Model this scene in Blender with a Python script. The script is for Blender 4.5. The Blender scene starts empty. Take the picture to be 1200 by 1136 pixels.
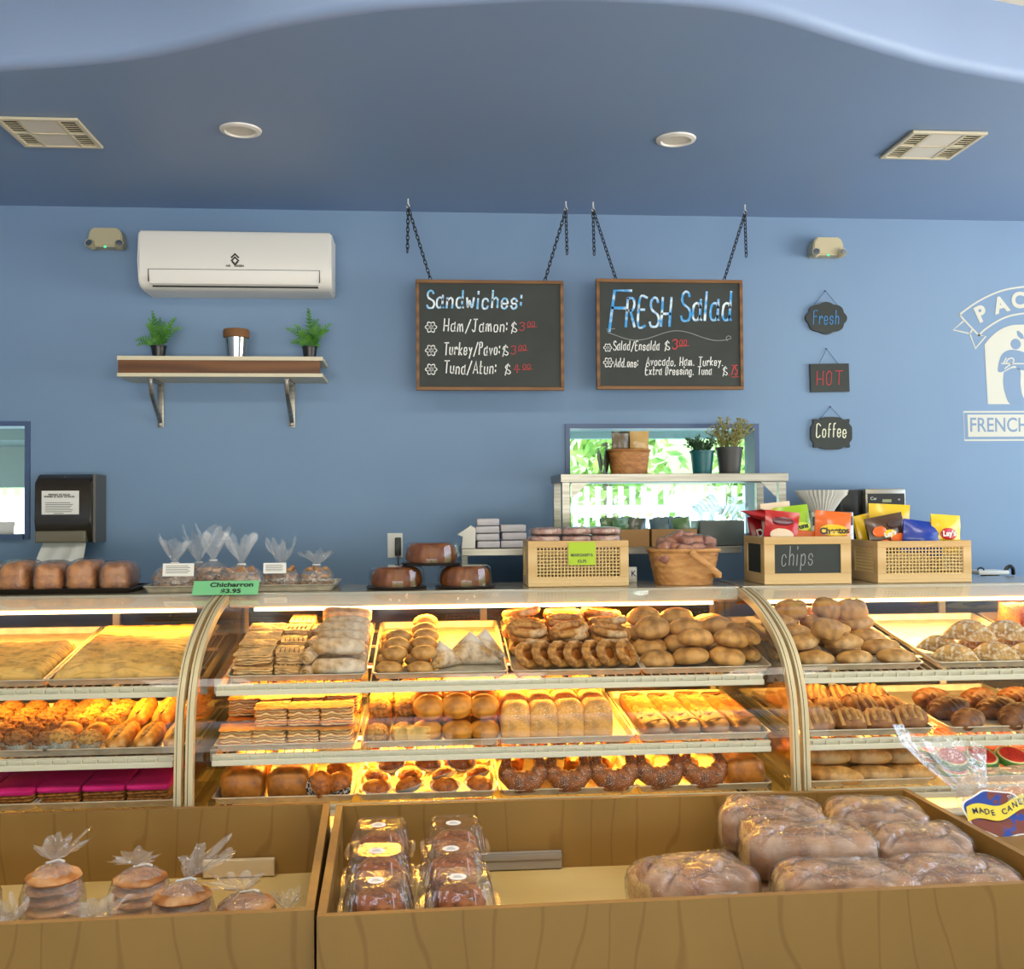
import bpy, bmesh, math, random
from mathutils import Vector, Matrix, Euler, noise

# ------------------------------------------------------------------ camera
C = bpy.context.scene.collection
SC = bpy.context.scene
F = 1200.0
EYE = Vector((0.0, 0.0, 1.56))
ROT = (Matrix.Rotation(math.radians(-4.48), 3, 'Z') @ Matrix.Rotation(math.radians(90 + 1.26), 3, 'X')
       @ Matrix.Rotation(math.radians(-0.41), 3, 'Z'))
cam_data = bpy.data.cameras.new('camera')
cam_data.sensor_width = 36.0
cam_data.lens = 36.0
cam = bpy.data.objects.new('camera', cam_data)
cam.matrix_world = Matrix.Translation(EYE) @ ROT.to_4x4()
C.objects.link(cam)
SC.camera = cam

# ------------------------------------------------------------------ daylight
SC.view_settings.view_transform = 'Standard'
SC.view_settings.look = 'None'
SC.view_settings.gamma = 1.0
SC.view_settings.use_curve_mapping = False
SC.view_settings.exposure = 0.0
SC.cycles.use_denoising = True
SC.cycles.max_bounces = 10
SC.cycles.transparent_max_bounces = 24
SC.cycles.caustics_reflective = False
SC.cycles.caustics_refractive = False
world = bpy.data.worlds.new('daylight')
SC.world = world
world.use_nodes = True
wn = world.node_tree
wn.nodes.clear()
w_out = wn.nodes.new('ShaderNodeOutputWorld')
w_bg = wn.nodes.new('ShaderNodeBackground')
w_tc = wn.nodes.new('ShaderNodeTexCoord')
w_sx = wn.nodes.new('ShaderNodeSeparateXYZ')
w_rp = wn.nodes.new('ShaderNodeValToRGB')
w_mr = wn.nodes.new('ShaderNodeMapRange')
w_mr.inputs['From Min'].default_value = -1
w_mr.inputs['From Max'].default_value = 1
wn.links.new(w_tc.outputs['Generated'], w_sx.inputs[0])
wn.links.new(w_sx.outputs['Z'], w_mr.inputs['Value'])
wn.links.new(w_mr.outputs[0], w_rp.inputs[0])
e = w_rp.color_ramp.elements
e[0].position = 0.0; e[0].color = (1.25, 1.2, 1.1, 1)
e[1].position = 1.0; e[1].color = (.38, .55, .9, 1)
for p_, c_ in ((.488, (1.25, 1.2, 1.1, 1)), (.505, (.16, .22, .12, 1)), (.535, (.22, .32, .17, 1)), (.565, (.72, .88, 1.1, 1))):
    q = e.new(p_); q.color = c_
wn.links.new(w_rp.outputs[0], w_bg.inputs['Color'])
w_bg.inputs['Strength'].default_value = 7.9
wn.links.new(w_bg.outputs[0], w_out.inputs[0])

def area_light(name, loc, aim, sx, sy, power, col, portal=False, parent=None):
    L = bpy.data.lights.new(name, 'AREA')
    L.shape = 'RECTANGLE'; L.size = sx; L.size_y = sy
    L.energy = power; L.color = col
    if portal: L.cycles.is_portal = True
    o = bpy.data.objects.new(name, L)
    o.location = loc
    o.rotation_euler = Vector(aim).to_track_quat('-Z', 'Y').to_euler()
    C.objects.link(o)
    if parent: o.parent = parent
    return o

FRONT_Y = -4.5                       # storefront wall behind the camera
OPEN = [(-2.8, 0.2), (0.5, 4.3)]      # x ranges of its glazed openings, z .15 to 2.25
for xa, xb in OPEN:
    area_light('daylight_portal', ((xa+xb)/2, FRONT_Y, 1.2), (0, 1, 0), xb-xa, 2.1, 1, (1, 1, 1), True)
SIDE = (0.9, 4.1, .95, 2.75)          # added opening in the unseen right-hand wall, brightening the back wall: y, z ranges
area_light('daylight_portal', (4.6, (SIDE[0]+SIDE[1])/2, (SIDE[2]+SIDE[3])/2), (-1, 0, 0), 1.8, 3.2, 1, (1, 1, 1), True)
WALL_Y, CEIL, HALL = 4.8, 2.95, 3.19
ADDED_LAMPS = [(-1.3, 1.75), (.35, 1.75), (2.0, 1.75)]   # unseen panel lamps added in the hall ceiling to light the bins
for xa, ya_ in ADDED_LAMPS: area_light('added_panel_light', (xa, ya_, HALL-.045), (0, 0, -1), .55, .55, 17, (1.0, .93, .80))

# ------------------------------------------------------------------ helpers
R = math.radians
RND = random.Random(7)
def ray(px, py):
    return ROT @ Vector(((px-600)/F, -(py-568)/F, -1.0))
def P(px, py, Y):
    d = ray(px, py); return EYE + d*(Y/d.y)
def Pz(px, py, z):
    d = ray(px, py); return EYE + d*((z-EYE.z)/d.z)
def S(r, g, b):                       # 0-255 display colour to linear
    return tuple(((v/255)/12.92 if v/255 <= .04045 else ((v/255+.055)/1.055)**2.4) for v in (r, g, b)) + (1.0,)
def jit(a): return RND.uniform(-a, a)

def tag(o, label, cat, group=None, kind=None):
    if label: o['label'] = label
    if cat: o['category'] = cat
    if group: o['group'] = group
    if kind: o['kind'] = kind
    return o
def obj(name, bm, mats, parent=None, smooth=True, loc=None, rot=None, angle=None):
    me = bpy.data.meshes.new(name)
    bm.normal_update()
    bm.to_mesh(me); bm.free()
    for m in (mats if isinstance(mats, (list, tuple)) else [mats]): me.materials.append(m)
    if smooth:
        for p in me.polygons: p.use_smooth = True
        try: me.set_sharp_from_angle(angle=R(angle or 40))
        except Exception: pass
    return inst(name, me, parent, loc, rot)
def inst(name, me, parent=None, loc=None, rot=None, scale=None):
    o = bpy.data.objects.new(name, me)
    if loc is not None: o.location = loc
    if rot is not None: o.rotation_euler = rot
    if scale is not None: o.scale = scale if isinstance(scale, (tuple, list)) else (scale,)*3
    C.objects.link(o)
    if parent is not None: o.parent = parent
    return o
def thing(name, label, cat, loc=(0, 0, 0), rotz=0.0, group=None, rot=None):
    o = bpy.data.objects.new(name, None)
    o.empty_display_size = .02
    o.location = loc
    o.rotation_euler = rot if rot is not None else (0, 0, rotz)
    C.objects.link(o)
    return tag(o, label, cat, group)
def dup(root, loc, rot=None, label=None, group=None, scale=None, name=None):
    r = root.copy(); C.objects.link(r); r.location = loc
    if rot is not None: r.rotation_euler = rot
    if scale is not None: r.scale = scale if isinstance(scale, (tuple, list)) else (scale,)*3
    if label: r['label'] = label
    if group: r['group'] = group
    def rec(a, b):
        for ch in list(a.children):
            c = ch.copy(); C.objects.link(c); c.parent = b; rec(ch, c)
    rec(root, r)
    return r
def struct(name, bm, m, parent=None, smooth=False):
    o = obj(name, bm, m, parent, smooth)
    if parent is None: o['kind'] = 'structure'
    return o
NUM = ['first', 'second', 'third', 'fourth', 'fifth', 'sixth', 'seventh', 'eighth', 'ninth', 'tenth', 'eleventh', 'twelfth']
def nth(i, n, side='left'):
    other = {'left': 'right', 'right': 'left'}[side]
    if i == 0: return side + 'most'
    if i == n-1: return other + 'most'
    return NUM[i] + ' from ' + side
def rown(j, n):
    if n == 1: return 'the row'
    if j == 0: return 'front row'
    if j == n-1: return 'back row'
    return NUM[j] + ' row'

def B(): return bmesh.new()
def box(bm, c, s, bev=0.0, mi=0, rot=None, seg=2):
    M = Matrix.Translation(c)
    if rot is not None: M = M @ Euler(rot).to_matrix().to_4x4()
    M = M @ Matrix.Diagonal((s[0], s[1], s[2], 1))
    r = bmesh.ops.create_cube(bm, size=1.0, matrix=M)
    vs = r['verts']
    fs = set(f for v in vs for f in v.link_faces)
    for f in fs: f.material_index = mi
    if bev > 0:
        es = list(set(ed for v in vs for ed in v.link_edges))
        bmesh.ops.bevel(bm, geom=es, offset=bev, segments=seg, profile=.5, affect='EDGES')
    return bm
def bb(bm, x0, x1, y0, y1, z0, z1, bev=0.0, mi=0):
    return box(bm, ((x0+x1)/2, (y0+y1)/2, (z0+z1)/2), (abs(x1-x0), abs(y1-y0), abs(z1-z0)), bev, mi)
def ring_bridge(bm, rings, mi=0, closed=True, loop=False):
    n = len(rings[0])
    seq = list(zip(rings[:-1], rings[1:]))
    if loop: seq.append((rings[-1], rings[0]))
    for a, b in seq:
        for i in range(n if closed else n-1):
            j = (i+1) % n
            try:
                f = bm.faces.new((a[i], a[j], b[j], b[i])); f.material_index = mi
            except ValueError: pass
def cap(bm, ring, mi=0):
    try: f = bm.faces.new(ring); f.material_index = mi
    except ValueError: pass
def tube(bm, pts, r, seg=8, mi=0, loop=False, caps=True, flat=1.0, up=None):
    pts = [Vector(p) for p in pts]
    n = len(pts)
    rs = r if isinstance(r, (list, tuple)) else [r]*n
    rings = []
    prev = None
    for i, p in enumerate(pts):
        if loop: t = pts[(i+1) % n]-pts[i-1]
        else: t = pts[min(i+1, n-1)]-pts[max(i-1, 0)]
        t.normalize()
        if prev is None:
            u = Vector(up) if up is not None else (Vector((0, 0, 1)) if abs(t.z) < .9 else Vector((0, 1, 0)))
        else: u = prev
        v = t.cross(u)
        if v.length < 1e-6: v = t.orthogonal()
        v.normalize(); u = v.cross(t).normalized(); prev = u
        rings.append([bm.verts.new(p + v*(math.cos(a)*rs[i]) + u*(math.sin(a)*rs[i]*flat)) for a in [2*math.pi*k/seg for k in range(seg)]])
    ring_bridge(bm, rings, mi, True, loop)
    if caps and not loop:
        cap(bm, rings[0], mi); cap(bm, rings[-1][::-1], mi)
    return bm
def lathe(bm, prof, seg=24, mi=0, c=(0, 0, 0), wob=None, close=True):
    rings = []
    for r, z in prof:
        rings.append([bm.verts.new((c[0]+(r*(wob(a, z) if wob else 1))*math.cos(a), c[1]+(r*(wob(a, z) if wob else 1))*math.sin(a), c[2]+z))
                      for a in [2*math.pi*k/seg for k in range(seg)]])
    ring_bridge(bm, rings, mi)
    if close:
        cap(bm, rings[0][::-1], mi); cap(bm, rings[-1], mi)
    return bm
def prism(bm, pts, y0, y1, mi=0, bev=0):   # outline in x,z extruded along y
    a = [bm.verts.new((x, y0, z)) for x, z in pts]
    b = [bm.verts.new((x, y1, z)) for x, z in pts]
    n = len(pts)
    cap(bm, a, mi); cap(bm, b[::-1], mi)
    for i in range(n):
        j = (i+1) % n
        f = bm.faces.new((a[j], a[i], b[i], b[j])); f.material_index = mi
    return bm
def prismx(bm, pts, x0, x1, mi=0):          # outline in y,z extruded along x
    a = [bm.verts.new((x0, y, z)) for y, z in pts]
    b = [bm.verts.new((x1, y, z)) for y, z in pts]
    n = len(pts)
    cap(bm, a[::-1], mi); cap(bm, b, mi)
    for i in range(n):
        j = (i+1) % n
        f = bm.faces.new((a[i], a[j], b[j], b[i])); f.material_index = mi
    return bm
def spow(v, e): return math.copysign(abs(v)**e, v)
def blob(bm, a, b, c, e1=1.0, e2=1.0, nu=28, nv=16, disp=None, floor=-1.0, ctr=(0, 0, 0), mi=0):
    """superellipsoid; z cut flat at floor*c; disp(unit vector)-> radial factor"""
    rings = []
    for j in range(1, nv):
        ph = -math.pi/2 + math.pi*j/nv
        ring = []
        for i in range(nu):
            th = 2*math.pi*i/nu
            x = spow(math.cos(ph), e1)*spow(math.cos(th), e2)
            y = spow(math.cos(ph), e1)*spow(math.sin(th), e2)
            z = spow(math.sin(ph), e1)
            k = disp(Vector((x, y, z))) if disp else 1.0
            ring.append(bm.verts.new((ctr[0]+a*x*k, ctr[1]+b*y*k, ctr[2]+max(c*z*k, floor*c))))
        rings.append(ring)
    ring_bridge(bm, rings, mi)
    cap(bm, rings[0][::-1], mi); cap(bm, rings[-1], mi)
    return bm
def nz(v, s=1.0, o=0.0): return noise.noise(Vector((v.x*s+o, v.y*s+o*1.7, v.z*s-o)))
def grid(bm, x0, x1, y0, y1, nx, ny, zf, mi=0):
    vs = [[bm.verts.new((x0+(x1-x0)*i/nx, y0+(y1-y0)*j/ny, zf(i/nx, j/ny))) for i in range(nx+1)] for j in range(ny+1)]
    for j in range(ny):
        for i in range(nx):
            f = bm.faces.new((vs[j][i], vs[j][i+1], vs[j+1][i+1], vs[j+1][i])); f.material_index = mi
    return vs

# ------------------------------------------------------------------ materials
def nodes(name):
    m = bpy.data.materials.new(name); m.use_nodes = True
    nt = m.node_tree
    return m, nt, nt.nodes['Principled BSDF']
def mat(name, col, rough=.5, metal=0.0, col2=None, scale=8.0, bump=0.0, bscale=None, spec=.5, stretch=(1, 1, 1), emit=None, es=0.0,
        vary=0.0, bdist=.004, detail=4.0, lo=.35, hi=.65, trans=0.0, coat=0.0, sss=0.0):
    m, nt, p = nodes(name)
    p.inputs['Base Color'].default_value = col
    p.inputs['Roughness'].default_value = rough
    p.inputs['Metallic'].default_value = metal
    p.inputs['Specular IOR Level'].default_value = spec
    p.inputs['Coat Weight'].default_value = coat
    if trans: p.inputs['Transmission Weight'].default_value = trans
    if emit is not None:
        p.inputs['Emission Color'].default_value = emit; p.inputs['Emission Strength'].default_value = es
    L = nt.links
    tc = mp = None
    if col2 is not None or bump:
        tc = nt.nodes.new('ShaderNodeTexCoord'); mp = nt.nodes.new('ShaderNodeMapping')
        mp.inputs['Scale'].default_value = stretch
        L.new(tc.outputs['Object'], mp.inputs['Vector'])
    colsock = None
    if col2 is not None:
        n = nt.nodes.new('ShaderNodeTexNoise'); n.inputs['Scale'].default_value = scale; n.inputs['Detail'].default_value = detail
        L.new(mp.outputs[0], n.inputs['Vector'])
        r = nt.nodes.new('ShaderNodeValToRGB')
        r.color_ramp.elements[0].position = lo; r.color_ramp.elements[0].color = col
        r.color_ramp.elements[1].position = hi; r.color_ramp.elements[1].color = col2
        L.new(n.outputs['Fac'], r.inputs[0]); colsock = r.outputs[0]
    if vary:
        oi = nt.nodes.new('ShaderNodeObjectInfo'); hs = nt.nodes.new('ShaderNodeHueSaturation'); mr = nt.nodes.new('ShaderNodeMapRange')
        mr.inputs['To Min'].default_value = 1-vary; mr.inputs['To Max'].default_value = 1+vary
        L.new(oi.outputs['Random'], mr.inputs['Value']); L.new(mr.outputs[0], hs.inputs['Value'])
        if colsock: L.new(colsock, hs.inputs['Color'])
        else: hs.inputs['Color'].default_value = col
        colsock = hs.outputs[0]
    if colsock: L.new(colsock, p.inputs['Base Color'])
    if bump:
        n2 = nt.nodes.new('ShaderNodeTexNoise'); n2.inputs['Scale'].default_value = bscale or scale*3; n2.inputs['Detail'].default_value = 5
        L.new(mp.outputs[0], n2.inputs['Vector'])
        b = nt.nodes.new('ShaderNodeBump'); b.inputs['Strength'].default_value = bump; b.inputs['Distance'].default_value = bdist
        L.new(n2.outputs['Fac'], b.inputs['Height']); L.new(b.outputs[0], p.inputs['Normal'])
    return m
def film(name, tint=(1, 1, 1, 1), base=.04, rough=.03, bump=0.0, bscale=60, haze=0.0, top=1.0, hazecol=(.9, .9, .9, 1)):
    """thin clear sheet: see-through, with a Fresnel-like reflection on both faces"""
    m = bpy.data.materials.new(name); m.use_nodes = True
    nt = m.node_tree; nt.nodes.clear(); L = nt.links
    out = nt.nodes.new('ShaderNodeOutputMaterial')
    tr = nt.nodes.new('ShaderNodeBsdfTransparent'); tr.inputs[0].default_value = tint
    gl = nt.nodes.new('ShaderNodeBsdfGlossy'); gl.inputs['Roughness'].default_value = rough
    lw = nt.nodes.new('ShaderNodeLayerWeight'); lw.inputs['Blend'].default_value = .5
    pw = nt.nodes.new('ShaderNodeMath'); pw.operation = 'POWER'; pw.inputs[1].default_value = 4.0
    mr = nt.nodes.new('ShaderNodeMapRange'); mr.inputs['To Min'].default_value = base; mr.inputs['To Max'].default_value = top
    mx = nt.nodes.new('ShaderNodeMixShader')
    L.new(lw.outputs['Facing'], pw.inputs[0]); L.new(pw.outputs[0], mr.inputs['Value']); L.new(mr.outputs[0], mx.inputs[0])
    body = tr.outputs[0]
    if haze:
        df = nt.nodes.new('ShaderNodeBsdfDiffuse'); df.inputs[0].default_value = hazecol
        hm = nt.nodes.new('ShaderNodeMixShader'); hm.inputs[0].default_value = haze
        L.new(tr.outputs[0], hm.inputs[1]); L.new(df.outputs[0], hm.inputs[2]); body = hm.outputs[0]
    L.new(body, mx.inputs[1]); L.new(gl.outputs[0], mx.inputs[2])
    if bump:
        tc = nt.nodes.new('ShaderNodeTexCoord'); n2 = nt.nodes.new('ShaderNodeTexNoise'); n2.inputs['Scale'].default_value = bscale; n2.inputs['Detail'].default_value = 3
        b = nt.nodes.new('ShaderNodeBump'); b.inputs['Strength'].default_value = bump; b.inputs['Distance'].default_value = .01
        L.new(tc.outputs['Object'], n2.inputs['Vector']); L.new(n2.outputs['Fac'], b.inputs['Height'])
        L.new(b.outputs[0], gl.inputs['Normal']); L.new(b.outputs[0], lw.inputs['Normal'])
    L.new(mx.outputs[0], out.inputs[0])
    return m
def glow(name, col, s):
    m = bpy.data.materials.new(name); m.use_nodes = True
    nt = m.node_tree; nt.nodes.clear()
    o = nt.nodes.new('ShaderNodeOutputMaterial'); e_ = nt.nodes.new('ShaderNodeEmission')
    e_.inputs[0].default_value = col; e_.inputs[1].default_value = s
    nt.links.new(e_.outputs[0], o.inputs[0]); return m
def wood(name, c1, c2, scale=6, dist=5.0, stretch=(1, 1, 1), rough=.45, bump=.05, axis='X', spec=.4, vary=0.0, ramp=(0, 1)):
    m, nt, p = nodes(name); L = nt.links
    p.inputs['Roughness'].default_value = rough; p.inputs['Specular IOR Level'].default_value = spec
    tc = nt.nodes.new('ShaderNodeTexCoord'); mp = nt.nodes.new('ShaderNodeMapping'); mp.inputs['Scale'].default_value = stretch
    w = nt.nodes.new('ShaderNodeTexWave'); w.wave_type = 'BANDS'; w.bands_direction = axis
    w.inputs['Scale'].default_value = scale; w.inputs['Distortion'].default_value = dist; w.inputs['Detail'].default_value = 3; w.inputs['Detail Scale'].default_value = .7
    r = nt.nodes.new('ShaderNodeValToRGB')
    r.color_ramp.elements[0].color = c1; r.color_ramp.elements[1].color = c2
    r.color_ramp.elements[0].position, r.color_ramp.elements[1].position = ramp
    L.new(tc.outputs['Object'], mp.inputs[0]); L.new(mp.outputs[0], w.inputs['Vector']); L.new(w.outputs['Fac'], r.inputs[0])
    sock = r.outputs[0]
    n = nt.nodes.new('ShaderNodeTexNoise'); n.inputs['Scale'].default_value = 3; n.inputs['Detail'].default_value = 6
    mx = nt.nodes.new('ShaderNodeMix'); mx.data_type = 'RGBA'; mx.blend_type = 'MULTIPLY'; mx.inputs[0].default_value = .35
    L.new(mp.outputs[0], n.inputs['Vector']); L.new(sock, mx.inputs[6]); L.new(n.outputs['Fac'], mx.inputs[7])
    L.new(mx.outputs[2], p.inputs['Base Color'])
    if bump:
        b = nt.nodes.new('ShaderNodeBump'); b.inputs['Strength'].default_value = bump; b.inputs['Distance'].default_value = .002
        L.new(w.outputs['Fac'], b.inputs['Height']); L.new(b.outputs[0], p.inputs['Normal'])
    return m

M = {}
M['wall'] = mat('blue_paint', (.18, .29, .450, 1), .62, col2=(.19, .303, .465, 1), scale=2, bump=.04, bscale=90)
M['soffit'] = mat('blue_ceiling_paint', (.20, .30, .48, 1), .42, col2=(.21, .315, .50, 1), scale=1.5)
M['fascia'] = mat('pale_blue_paint', (.24, .34, .54, 1), .5)
M['cream'] = mat('cream_paint', S(225, 215, 195), .6)
M['floor'] = mat('floor_tile', S(150, 140, 125), .35, col2=S(130, 120, 108), scale=4)
M['steel'] = mat('brushed_steel', S(172, 168, 158), .38, .9, col2=S(146, 141, 130), scale=3, stretch=(1, 30, 30))
M['alu'] = mat('pan_aluminium', S(222, 212, 190), .42, .55, col2=S(198, 188, 166), scale=20)
M['chrome'] = mat('chrome', S(210, 205, 195), .12, 1.0)
M['rib'] = mat('cream_rib_enamel', S(206, 190, 150), .4, spec=.4)
M['ribline'] = mat('rib_dark_groove', S(70, 60, 45), .6)
M['shelf'] = mat('white_shelf_enamel', S(222, 214, 190), .4)
M['caseback'] = mat('case_back_panel', S(96, 84, 66), .5)
M['maroon'] = mat('maroon_kick_panel', S(110, 28, 24), .5)
M['black'] = mat('black_plastic', S(26, 25, 24), .35)
M['blackmat'] = mat('matt_black', S(30, 31, 30), .7)
M['white'] = mat('white_plastic', S(232, 230, 222), .35)
M['ivory'] = mat('ivory_plastic', S(214, 205, 176), .4)
M['paper'] = mat('white_paper', S(236, 234, 228), .7, bump=.1, bscale=60)
M['glass'] = film('case_glass', (.97, .985, .975, 1), base=.014, rough=.01)
M['film'] = film('clear_film', (1, 1, 1, 1), base=.05, rough=.12, bump=.9, bscale=45, haze=.04)
M['wrap'] = film('bread_wrap_film', (1, 1, 1, 1), base=.05, rough=.09, bump=1.0, bscale=55, haze=.04)
M['clam'] = film('clamshell_plastic', (.98, .98, .98, 1), base=.05, rough=.06, bump=.15, bscale=40, haze=.015)
M['ply'] = wood('birch_plywood', S(143, 106, 52), S(157, 120, 61), scale=2.4, dist=16, stretch=(1.3, 1, .42), rough=.38, bump=0, ramp=(.0, .035))
M['plyedge'] = wood('plywood_edge', S(182, 140, 80), S(110, 72, 36), scale=45, dist=.4, axis='Z', rough=.5, bump=0)
M['pine'] = wood('pine_crate', S(240, 204, 146), S(222, 182, 120), scale=3, dist=6, stretch=(.3, 1, 1), axis='Z', rough=.5)
M['walnut'] = wood('brown_stained_plank', S(128, 80, 36), S(96, 56, 22), scale=5, dist=7, stretch=(.25, 1, 1), axis='Z', rough=.45)
M['frame'] = wood('brown_frame', S(142, 100, 58), S(112, 76, 42), scale=10, dist=4, stretch=(.5, 1, .5), axis='Z', rough=.5)
M['tube'] = glow('warm_tube', (1.0, .74, .34, 1), 7.0)
# ------------------------------------------------------------------ room
XL, XR = -3.4, 4.6
def wall_with_openings(name, y0, y1, z0, z1, ops, m):
    """ops: x0,x1,z0,z1 holes; built from boxes"""
    b = B()
    xs = XL
    for (a, c, d, e2) in sorted(ops):
        bb(b, xs, a, y0, y1, z0, z1)
        bb(b, a, c, y0, y1, z0, d); bb(b, a, c, y0, y1, e2, z1)
        xs = c
    bb(b, xs, XR, y0, y1, z0, z1)
    return struct(name, b, m)
w1a, w1b = P(662, 497, WALL_Y), P(891, 700, WALL_Y)
w2b = P(36, 494, WALL_Y)
W1 = (w1a.x, w1b.x, 1.40, w1a.z)
W2 = (w2b.x-.95, w2b.x, 1.43, w2b.z)
wall_with_openings('wall_back', WALL_Y, WALL_Y+.14, 0, CEIL+.3, [W1, W2], M['wall'])
b = B(); bb(b, XL-.1, XL, FRONT_Y, WALL_Y, 0, HALL+.1); struct('wall_left', b, M['wall'])
b = B(); bb(b, XR, XR+.1, FRONT_Y, SIDE[0], 0, HALL+.1); bb(b, XR, XR+.1, SIDE[1], WALL_Y, 0, HALL+.1)
bb(b, XR, XR+.1, SIDE[0], SIDE[1], 0, SIDE[2]); bb(b, XR, XR+.1, SIDE[0], SIDE[1], SIDE[3], HALL+.1); struct('wall_right', b, M['wall'])
wall_with_openings('wall_front', FRONT_Y-.14, FRONT_Y, 0, HALL+.1, [(a, c, .15, 2.25) for a, c in OPEN], M['cream'])
b = B(); bb(b, XL, XR, FRONT_Y, WALL_Y, -.1, 0); struct('floor', b, M['floor'])
# dropped soffit with a wavy front edge; its pale fascia rises to the hall ceiling
wave_px = [(-150, 88), (-70, 84), (0, 78), (75, 73), (150, 65), (200, 56), (250, 44), (300, 31), (375, 17), (450, 6), (520, 1), (600, -4), (680, -6), (760, -3), (800, 0),
           (850, 5), (900, 14), (950, 28), (1000, 44), (1050, 59), (1100, 73), (1150, 83), (1200, 92), (1280, 103), (1380, 110)]
edge = [Pz(x, y, CEIL) for x, y in wave_px]
edge = [Vector((XL, edge[0].y+.05, CEIL))] + edge + [Vector((XR, edge[-1].y+.02, CEIL))]
# smooth resample
def catmull(pts, n=6):
    out = []
    for i in range(len(pts)-1):
        p0, p1, p2, p3 = pts[max(i-1, 0)], pts[i], pts[i+1], pts[min(i+2, len(pts)-1)]
        for k in range(n):
            t = k/n
            out.append(.5*((2*p1)+(p2-p0)*t+(2*p0-5*p1+4*p2-p3)*t*t+(3*p1-p0-3*p2+p3)*t**3))
    out.append(pts[-1]); return out
edge = catmull(edge, 4)
nrm = []
for k in range(len(edge)):
    t_ = (edge[min(k+1, len(edge)-1)]-edge[max(k-1, 0)]); nrm.append(Vector((-t_.y, t_.x, 0)).normalized())
RR = .035
b = B(); inner = [[b.verts.new((p.x+n_.x*RR, p.y+n_.y*RR, CEIL)) for p, n_ in zip(edge, nrm)]]
inner.append([b.verts.new((v.co.x, WALL_Y+.02, CEIL)) for v in inner[0]])
ring_bridge(b, inner[::-1], closed=False)
struct('ceiling', b, M['soffit'])
b = B(); rings = []
prof = [(RR*(1-math.sin(a_)), RR*(1-math.cos(a_))) for a_ in [R(90*q_/8) for q_ in range(9)]]+[(0, .30), (.05, .30)]
for p, n_ in zip(edge, nrm): rings.append([b.verts.new((p.x+n_.x*d, p.y+n_.y*d, CEIL+h)) for d, h in prof])
ring_bridge(b, rings, closed=False); bmesh.ops.recalc_face_normals(b, faces=b.faces)
struct('trim_1', b, M['fascia'], smooth=True)
b = B(); bb(b, XL, XR, FRONT_Y, 4.0, HALL, HALL+.1); struct('ceiling_hall', b, M['cream'])
for xa, ya_ in ADDED_LAMPS:
    t = thing('added_hall_lamp', 'unseen panel lamp added in the hall ceiling to light the bins', 'ceiling light', (xa, ya_, HALL), 0, 'added hall lamps')
    b = B(); bb(b, -.32, .32, -.32, -.29, -.04, -.001); bb(b, -.32, .32, .29, .32, -.04, -.001); bb(b, -.32, -.29, -.29, .29, -.04, -.001); bb(b, .29, .32, -.29, .29, -.04, -.001); obj('lamp_frame', b, M['white'], t, False)
    b = B(); bb(b, -.29, .29, -.29, .29, -.03, -.02); obj('lamp_panel', b, glow('panel_glow', (1, .93, .8, 1), 6.0), t, False)
# windows in the back wall
def window(name, op):
    x0, x1, z0, z1 = op
    t = thing(name, None, None); t['kind'] = 'structure'
    b = B(); w = .022
    bb(b, x0, x0+w, WALL_Y-.012, WALL_Y+.15, z0, z1); bb(b, x1-w, x1, WALL_Y-.012, WALL_Y+.15, z0, z1)
    bb(b, x0+w, x1-w, WALL_Y-.012, WALL_Y+.15, z1-w, z1); bb(b, x0+w, x1-w, WALL_Y-.03, WALL_Y+.15, z0, z0+w)
    obj('window_frame', b, M['wframe'], t, False)
    b = B(); bb(b, x0+w, x1-w, WALL_Y+.10, WALL_Y+.106, z0+w, z1-w); obj('window_pane', b, M['wglass'], t, False)
M['wframe'] = mat('window_frame_blue', S(70, 92, 130), .4)
M['wglass'] = film('teal_window_glass', (.88, .97, .93, 1), base=.06, rough=.02)
window('window_1', W1); window('window_2', W2)

# ------------------------------------------------------------------ display cases
# front glass profile (y, z)
GL = [Vector((y, z, 0)) for y, z in ((3.215, .56), (3.222, .70), (3.235, .88), (3.265, .985), (3.33, 1.075), (3.44, 1.145), (3.62, 1.21), (3.80, 1.243))]
GL = [(v.x, v.y) for v in catmull(GL, 5)]
BACK = 4.22
TOPZ = 1.25
SHELVES = [(3.42, .985, 10.0, .62), (3.355, .775, 3.5, .66), (3.325, .615, 3.0, .68)]     # front y, z, tilt, depth
def rib(bm, x0, x1, off=0.0, thick=.03, mi=0):
    rings = []
    n = len(GL)
    for i, (y, z) in enumerate(GL):
        a, c = GL[max(i-1, 0)], GL[min(i+1, n-1)]
        ty, tz = c[0]-a[0], c[1]-a[1]; l = math.hypot(ty, tz); ny, nzv = -tz/l, ty/l
        rings.append([bm.verts.new(v) for v in ((x0, y+ny*off, z+nzv*off), (x1, y+ny*off, z+nzv*off),
                                                (x1, y+ny*(off-thick), z+nzv*(off-thick)), (x0, y+ny*(off-thick), z+nzv*(off-thick)))])
    ring_bridge(bm, rings, mi); cap(bm, rings[0][::-1], mi); cap(bm, rings[-1], mi)
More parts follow.
